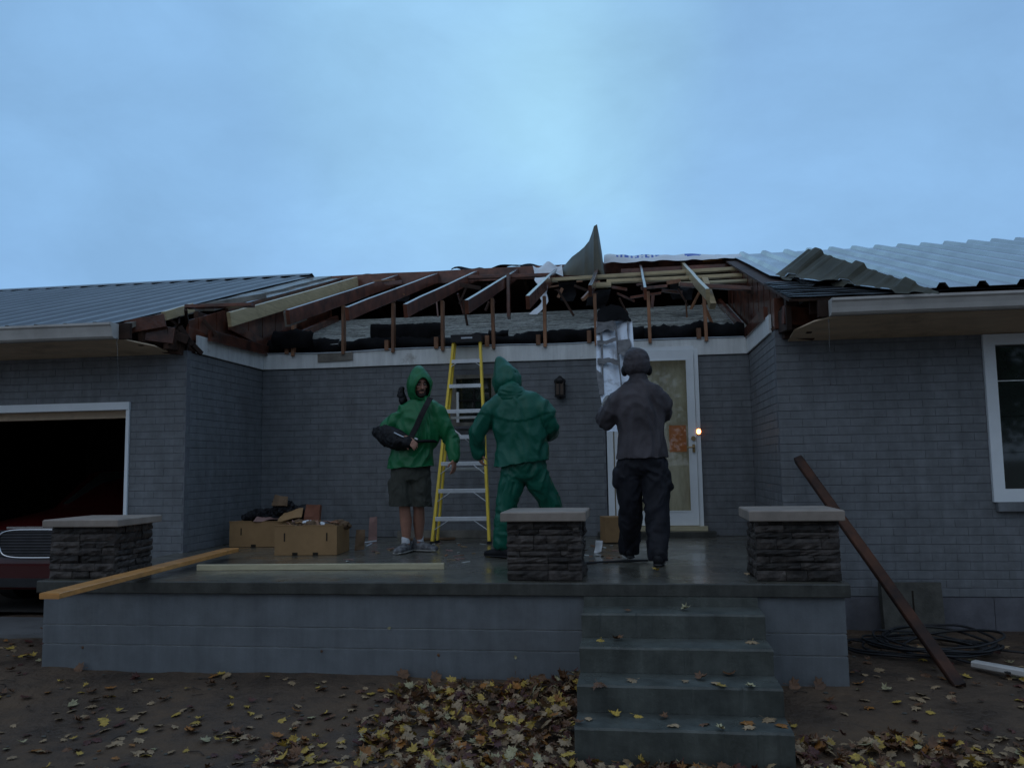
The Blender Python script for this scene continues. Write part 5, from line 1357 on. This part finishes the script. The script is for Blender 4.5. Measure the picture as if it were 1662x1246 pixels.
limb(mb, [K(802, 675), eL, wL], [.036, .036, .027]); limb(mb, [K(878, 660), eR, wR], [.05, .042, .028])
hand(mb, wL, (.28, .1, -1), (.8, .5, 0), 1, .6, .95); hand(mb, wR, (-.4, 1, .1), (-.8, 0, -.3), 1, .8, .9)
organic('body', mb, M['skin'], P2, .008, 3)
mb = MB()
limb(mb, [K(834, 640, .02), K(838, 652), K(840, 664), K(842, 690), K(847, 715), K(848, 735), K(846, 762)], [(.09, .08), (.20, .11), (.25, .13), (.245, .145), (.225, .145), (.232, .155), (.24, .165)], n=24)
limb(mb, [K(797, 668), K(785, 685), eL, K(775, 722, .04), K(777, 738, .06)], [.09, .082, .075, .068, .06])
limb(mb, [K(834, 648, .02), K(815, 655), K(796, 667)], [.085, .09, .085]); limb(mb, [K(838, 648, .02), K(858, 654), K(876, 664)], [.085, .09, .085])
limb(mb, [K(874, 664), K(887, 678), eR, K(890, 702, .12), wR], [.095, .09, .082, .075, .06])
organic('rain_jacket', mb, M['green2'], P2, .011, 3, .017, 6, (1, 1, .5), hem=(K(846, 752), .13), yoke=K(842, 678))
hood('hood', hc2+V((.01, 0, .012)), f2, (.118, .142, .150), M['green2'], P2, .86, tip=.26, back=-.0, wr=.017, lean=(-.05, 0, .02))
mb = MB(); limb(mb, [K(826, 634, -.03), K(834, 648, -.02)], [(.11, .10), (.13, .10)]); organic('hood_collar', mb, M['green2'], P2, .01, 3, .008, 8)
mb = MB()
limb(mb, [K(849, 742), K(850, 765)], [(.20, .13), (.18, .12)], n=20)
limb(mb, [K(834, 762), K(828, 792), kn1, K(820, 850), K(816, 882)], [(.115, .115), (.108, .11), (.098, .10), (.088, .09), (.082, .085)])
limb(mb, [K(866, 760), K(876, 785, .04), kn2, K(900, 845, .16), ft2+V((0, 0, .08))], [(.115, .115), (.11, .11), (.098, .1), (.09, .09), (.08, .085)])
organic('rain_trousers', mb, M['green2'], P2, .011, 3, .013, 7, (1, 1, .8), hem=(V((0, 0, .045)), 0))
for f_, dd in ((ft1, (-.35, .2, 0)), (ft2, (.2, 1, 0))): shoe('boot', P2, f_+V((.02, 0, 0)), dd, M['blackcl'], M['blackplastic'])

# --- man 3: grey jacket, cap, dark cargo trousers from behind
Y3 = 1.12
K = lambda px, py, dy=0: at(px, py, Y3+dy)
P3 = empty('person', (K(1045, 915).x, Y3, 0), 'man seen from behind in grey jacket, knit cap and dark cargo trousers by the door', 'person')
hc3 = K(1033, 592, .03); f3 = V((-.28, 1, .1))
mb = MB(); head(mb, hc3, f3, 1.02)
limb(mb, [hc3+V((.01, -.01, -.06)), K(1038, 632)], [.058, .066])
limb(mb, [K(1038, 632), K(1038, 670), K(1042, 715), K(1043, 745)], [(.10, .05), (.12, .07), (.11, .07), (.13, .09)], n=18)
g1 = at(1022, 905, 1.42); g1.z = 0.015; g2 = at(1069, 915, .98); g2.z = 0
n1_, n2_ = K(1024, 825, .10), K(1066, 830, -.02)
limb(mb, [K(1024, 750), n1_, g1+V((0, .0, .1)), g1+V((0, 0, .04))], [.085, .055, .04, .04]); limb(mb, [K(1062, 750), n2_, g2+V((0, 0, .1)), g2+V((0, 0, .04))], [.085, .055, .04, .04])
e1, w1 = K(985, 683, .05), K(978, 665, .32); e2, w2 = K(1077, 672, .10), K(1050, 650, .40)
limb(mb, [K(1000, 645), e1, w1], [.05, .042, .028]); limb(mb, [K(1070, 643), e2, w2], [.05, .042, .028])
organic('body', mb, M['skin'], P3, .009, 3)
mb = MB(); hand(mb, w1, (.15, .5, .75), (1, 0, .0), -1, .75, 1.02); hand(mb, w2, (-.6, .5, .3), (0, 0, -1), 1, .75, 1.02)
organic('gloves', mb, M['glove'], P3, .006, 2)
mb = MB()
limb(mb, [K(1036, 618, .01), K(1038, 628), K(1038, 642), K(1038, 670), K(1041, 700), K(1042, 720), K(1042, 752)], [(.09, .085), (.165, .105), (.21, .125), (.205, .14), (.19, .135), (.205, .145), (.215, .15)], n=24)
limb(mb, [K(1036, 626, .01), K(1020, 634), K(1004, 646)], [.075, .08, .078]); limb(mb, [K(1036, 626, .01), K(1052, 633), K(1066, 643)], [.075, .08, .078])
limb(mb, [K(1003, 647), K(992, 668, .0), e1, K(980, 676, .2), K(979, 668, .28)], [.085, .08, .078, .066, .055])
limb(mb, [K(1066, 643), K(1076, 658, .03), e2, K(1066, 664, .26), w2], [.085, .08, .072, .064, .055])
organic('jacket', mb, M['grayjk'], P3, .011, 3, .018, 5.5, (1.2, 1, .40), hem=(K(1042, 743), .0))
mb = MB(); mb.loft([(K(1035, 608, .01), .070, .075), (K(1036, 616, .01), .078, .08), (K(1037, 625, .01), .095, .085)], LAT); organic('collar', mb, M['grayjk'], P3, .009, 3, .003, 14)
mb = MB(); R3 = Matrix.Identity(3)
mb.ell(hc3+V((0, -.01, .03)), (.108, .122, .115)); mb.loft([(hc3+V((0, -.008, -.02)), .110, .122), (hc3+V((0, -.008, .01)), .112, .124)], LAT)
organic('knit_cap', mb, M['grayjk'], P3, .009, 3, .005, 14)
mb = MB()
for sd in (-1, 1): mb.ell(hc3+V((sd*.10, .01, -.045)), (.03, .045, .05))
organic('ear_flaps', mb, M['blackcl'], P3, .009, 3)
mb = MB()
limb(mb, [K(1042, 732), K(1043, 755)], [(.195, .13), (.19, .13)], n=20)
limb(mb, [K(1024, 752), K(1020, 785, .04), n1_, K(1022, 865, .2), g1+V((0, 0, .07))], [(.112, .115), (.108, .108), (.095, .095), (.092, .09), (.088, .09)])
limb(mb, [K(1062, 752), K(1064, 790), n2_, K(1068, 870, -.06), g2+V((0, 0, .07))], [(.112, .115), (.108, .108), (.093, .095), (.085, .088), (.08, .085)])
limb(mb, [K(1004, 765, .01), K(1003, 785, .02)], [(.045, .07), (.045, .07)]); limb(mb, [K(1081, 768), K(1083, 790)], [(.04, .07), (.045, .07)])
organic('cargo_trousers', mb, M['darkpant'], P3, .011, 3, .012, 7, (1, 1, .7), hem=(V((0, 0, .04)), 0))
shoe('boot', P3, g1, (-.1, 1, 0), M['blackcl'], M['blackplastic']); shoe('boot', P3, g2, (.1, 1, 0), M['blackcl'], M['blackplastic'])

# ------------------------------------------------------------------ leaves
rl = random.Random(5)
LM = [M['leaf_'+k] for k in LEAFC]; LK = list(LEAFC)
def leaf_geo(rnd, curl):
    tips = [(0, 1.0), (.20, .72), (.40, .72), (.40, .50), (.86, .66), (.66, .30), (.98, -.02), (.52, -.10), (.42, -.38), (.04, -.30)]
    pts = [(x, y) for x, y in tips]+[(-x, y) for x, y in reversed(tips[1:])]
    vs = [(0, .1, 0)]; 
    for x, y in pts:
        x += rnd.uniform(-.06, .06); y += rnd.uniform(-.06, .06)
        vs.append((x, y, curl*(x*x+.5*y*y)+rnd.uniform(-.05, .05)))
    n = len(pts); fs = [(0, 1+i, 1+(i+1) % n) for i in range(n)]
    k = len(vs); vs += [(-.012, -.3, .0), (.012, -.3, .0), (.03+.1*rnd.random(), -.95, .1), (0, -.95, .1)]; fs.append((k, k+1, k+2, k+3))
    return vs, fs
protos = {}
for ci, ck in enumerate(LK):
    for q in range(5):
        v, f = leaf_geo(rl, rl.uniform(-.5, .7)); me = bpy.data.meshes.new('leaf'); me.from_pydata(v, [], f); me.materials.append(LM[ci]); protos[(ci, q)] = (me, v, f)
leaves = []
def dens_at(px, py):
    # how thickly leaves lie on the ground at a photo position
    d = .10
    lim = 1150-(px-300)*.085
    if 300 < px < 945 and py > lim: d = .35+.65*min(1, (px-300)/450)*min(1, (py-lim)/35)
    if px > 560 and py > 1110 and px < 940: d = max(d, min(1, .35+(px-560)/200+noise.noise(V((px*.02, py*.03, 5)))*.5))
    if px > 880 and py > 1190: d = 1.0
    if px > 1290 and py > 1200: d = .8
    if px > 1290 and py <= 1200: d = .14
    if px < 300: d = .08 + (.16 if py > 1140 else 0)
    if 420 < px < 620 and 1140 < py < 1200: d *= .6
    n = noise.noise(V((px*.012, py*.025, 0)))
    return d*(1+.9*n) if d < .9 else d*(1+.4*n)
def under_steps(x, y): return SX0-.03 < x < SX1+.03 and y > -4*T_-.03
def put_leaf(x, y, z, s, tilt, big=False, ck=None, lab=None):
    w = [.13, .33, .27, .15, .05, .07] if ck is None else None
    ci = rl.choices(range(6), w)[0] if ck is None else LK.index(ck)
    R = Matrix.Rotation(rl.uniform(0, 6.28), 3, 'Z') @ Matrix.Rotation(rl.uniform(-tilt, tilt), 3, 'X') @ Matrix.Rotation(rl.uniform(-tilt, tilt), 3, 'Y')
    leaves.append((V((x, y, z)), R, s, ci, rl.randrange(5), lab))
cnt = 0
for i in range(34000):
    x = rl.uniform(-4.9, 3.9); y = rl.uniform(-2.6, 1.7)
    if under_steps(x, y) or (y > .0 and PX0 < x < PX1): continue
    P = V((x, y, gz(x, y))); q = P-CAM; zc_ = q.dot(FW)
    if zc_ < 1: continue
    px = 831+q.dot(CR)/zc_*FOC; py = 623-q.dot(CU)/zc_*FOC
    if px < -60 or px > 1720 or py > 1300: continue
    if rl.random() > dens_at(px, py)*(.30 if dens_at(px, py) < .6 else .8): continue
    pile = 1 if dens_at(px, py) > .7 else 0
    put_leaf(x, y, gzn(x, y)+.012+rl.random()*.035*pile+(.05*rl.random() if .0 < SX0-x < .35 and y < 0 else 0), rl.uniform(.024, .052), .3+.5*pile)
STL = []
for kx, pl_ in ((1, [(1110, 988, 'pale green'), (1020, 990, 'brown')]), (2, [(975, 1037, 'yellow'), (1000, 1036, 'brown'), (1220, 1040, 'tan')]),
                (3, [(1028, 1102, 'tan'), (1110, 1103, 'tan'), (1165, 1107, 'tan'), (1180, 1085, 'brown'), (1222, 1114, 'pale green'), (1170, 1114, 'yellow'), (970, 1113, 'brown'), (1135, 1100, 'brown')]),
                (4, [(958, 1165, 'tan'), (998, 1160, 'yellow'), (1035, 1160, 'yellow'), (1080, 1163, 'brown'), (1172, 1182, 'pale green'), (1210, 1172, 'orange'), (1145, 1173, 'brown'), (1270, 1175, 'orange'), (1215, 1178, 'tan'), (1245, 1166, 'tan'), (1090, 1176, 'tan'), (940, 1170, 'brown')])):
    for px, py, ck in pl_:
        p = atz(px, py, -kx*R_+.010)
        p.y = max(min(p.y, -kx*T_+T_-.03), -kx*T_+.01)
        nm = {1: 'top', 2: 'second', 3: 'third', 4: 'lowest'}[kx]
        put_leaf(p.x, p.y, p.z, rl.uniform(.035, .055), .18, True, ck, '%s maple leaf lying on the %s porch step' % (ck, nm))
for px, py, ck in ((1066, 925, 'yellow'), (1215, 930, 'tan'), (560, 1235, 'yellow')):
    if py < 950:
        p = atz(px, py, .008); put_leaf(p.x, p.y, p.z, .04, .12, True, ck, '%s maple leaf lying on the wet porch floor' % ck)
# leaves stuck to the block wall
for px, py, ck in ((632, 1018, 'pale green'), (522, 1057, 'brown'), (712, 1062, 'brown'), (836, 1066, 'pale green'), (133, 1050, 'brown')):
    p = at(px, py, .03); leaves.append((p, Matrix.Rotation(1.45, 3, 'X') @ Matrix.Rotation(rl.uniform(0, 6), 3, 'Z'), .016, LK.index(ck), 0, 'small %s leaf stuck to the block base of the porch' % ck))
for px, py in ((653, 1090), (705, 1092), (1326, 1098), (131, 1085), (835, 1093), (1285, 1100)):
    p = at(px, py, -.02); p.z = gzn(p.x, p.y)+.02; leaves.append((p, Matrix.Rotation(rl.uniform(.7, 1.2), 3, 'X') @ Matrix.Rotation(rl.uniform(0, 6), 3, 'Z'), .06, LK.index('brown'), 1, 'curled brown leaf leaning against the porch base'))
def lsize(l):
    return l[2]**2/(l[0]-CAM).length_squared if l[5] is None else 9
leaves.sort(key=lsize, reverse=True)
mbs = MB(); NI = 300
for i, (p, R, s, ci, q, lab) in enumerate(leaves):
    me, v, f = protos[(ci, q)]
    if i < NI:
        o = bpy.data.objects.new('maple_leaf', me); COL.objects.link(o); o.matrix_world = Matrix.Translation(p) @ R.to_4x4() @ Matrix.Scale(s, 4)
        if lab is None:
            if p.x > SX1: where = 'on the bare earth right of the steps'
            elif p.x > SX0-.1: where = 'in front of the lowest step'
            elif p.x > -1.6: where = 'in the drift left of the steps'
            else: where = 'on the earth before the porch base'
            cv_ = sum(abs(v_[2]) for v_ in v)/len(v); shape = 'curled' if cv_ > .16 else 'flat'
            lab = '%s %s %s fallen maple leaf lying %s' % ('large' if s > .042 else 'small', shape, LK[ci], where)
        tag(o, lab, 'leaf', lab.replace('lying ', '').replace(' maple leaf', ' maple leaves'))
    else: mbs.put([p+R@(V(a)*s) for a in v], f, ci)
tag(mbs.build('leaf_litter', LM), 'scattered yellow and brown maple leaves covering the ground', 'leaf litter', kind='stuff')
# twigs and small stones
mb = MB()
for i in range(150):
    x, y = rl.uniform(-4.8, 3.6), rl.uniform(-2.3, -.05)
    if under_steps(x, y): continue
    a = rl.uniform(0, 6.28); l_ = rl.uniform(.04, .16); z = gzn(x, y)+.006
    mb.tube([(x, y, z), (x+l_*.5*math.cos(a), y+l_*.5*math.sin(a), z+.008), (x+l_*math.cos(a+.3), y+l_*math.sin(a+.3), z+.003)], rl.uniform(.0015, .004), 5)
tag(mb.build('twigs', M['bark']), 'small twigs scattered among the fallen leaves', 'twigs', kind='stuff')
mb = MB()
for i in range(260):
    x, y = rl.uniform(-4.9, 3.7), rl.uniform(-2.3, 1.6)
    if under_steps(x, y) or (y > 0 and PX0 < x < PX1): continue
    s_ = rl.uniform(.004, .014); mb.ell((x, y, gzn(x, y)+s_*.3), (s_*1.3, s_, s_*.6), 6, 4)
tag(mb.build('pebbles', M['cblock']), 'small pebbles and clods on the wet earth', 'pebbles', kind='stuff')

# ------------------------------------------------------------------ trees behind the camera, seen mirrored in the window
def tree(x, y, h, seed):
    r_ = random.Random(seed); z0 = gz(x, y)
    T_ob = empty('garden_tree', (x, y, z0), 'leafy dark green tree across the yard, mirrored in the big window', 'tree', 'trees mirrored in the window')
    mb = MB(); mb.tube([(x, y, z0-.1), (x+.1, y, z0+h*.3), (x-.1, y+.1, z0+h*.7)], [.22, .17, .08], 10)
    tips = []
    for i in range(9):
        a = r_.uniform(0, 6.28); z = z0+h*r_.uniform(.28, .7); l_ = h*r_.uniform(.18, .3)
        e = V((x+l_*math.cos(a), y+l_*math.sin(a), z+l_*.6)); mb.tube([(x, y, z), (V((x, y, z))+e)/2+V((0, 0, .1)), e], [.07, .05, .02], 6); tips.append(e)
    mb.build('trunk', M['bark'], T_ob)
    vs = []; fs = []
    tips.append(V((x, y, z0+h*.9)))
    cl = [(t+V((r_.gauss(0, .8), r_.gauss(0, .8), r_.gauss(0, .6))), r_.uniform(.5, 1.1)) for t in tips for _ in range(5)]
    for c_, rad in cl:
        for _ in range(110):
            p = c_+V((r_.gauss(0, 1), r_.gauss(0, 1), r_.gauss(0, .7)))*rad*.6; u = V((r_.gauss(0, 1), r_.gauss(0, 1), r_.gauss(0, 1))).normalized(); w = u.orthogonal().normalized(); s_ = .13
            k = len(vs); vs += [p-u*s_, p+w*s_*.6, p+u*s_, p-w*s_*.6]; fs.append((k, k+1, k+2, k+3))
    add('crown', vs, fs, M['treeleaf'], T_ob)
for i, (x, y, h) in enumerate([(-8, -16, 7.5), (-2.5, -19, 9), (4, -17, 8), (9, -15, 7), (15, -18, 9), (20, -13, 7.5)]): tree(x, y, h, 50+i)
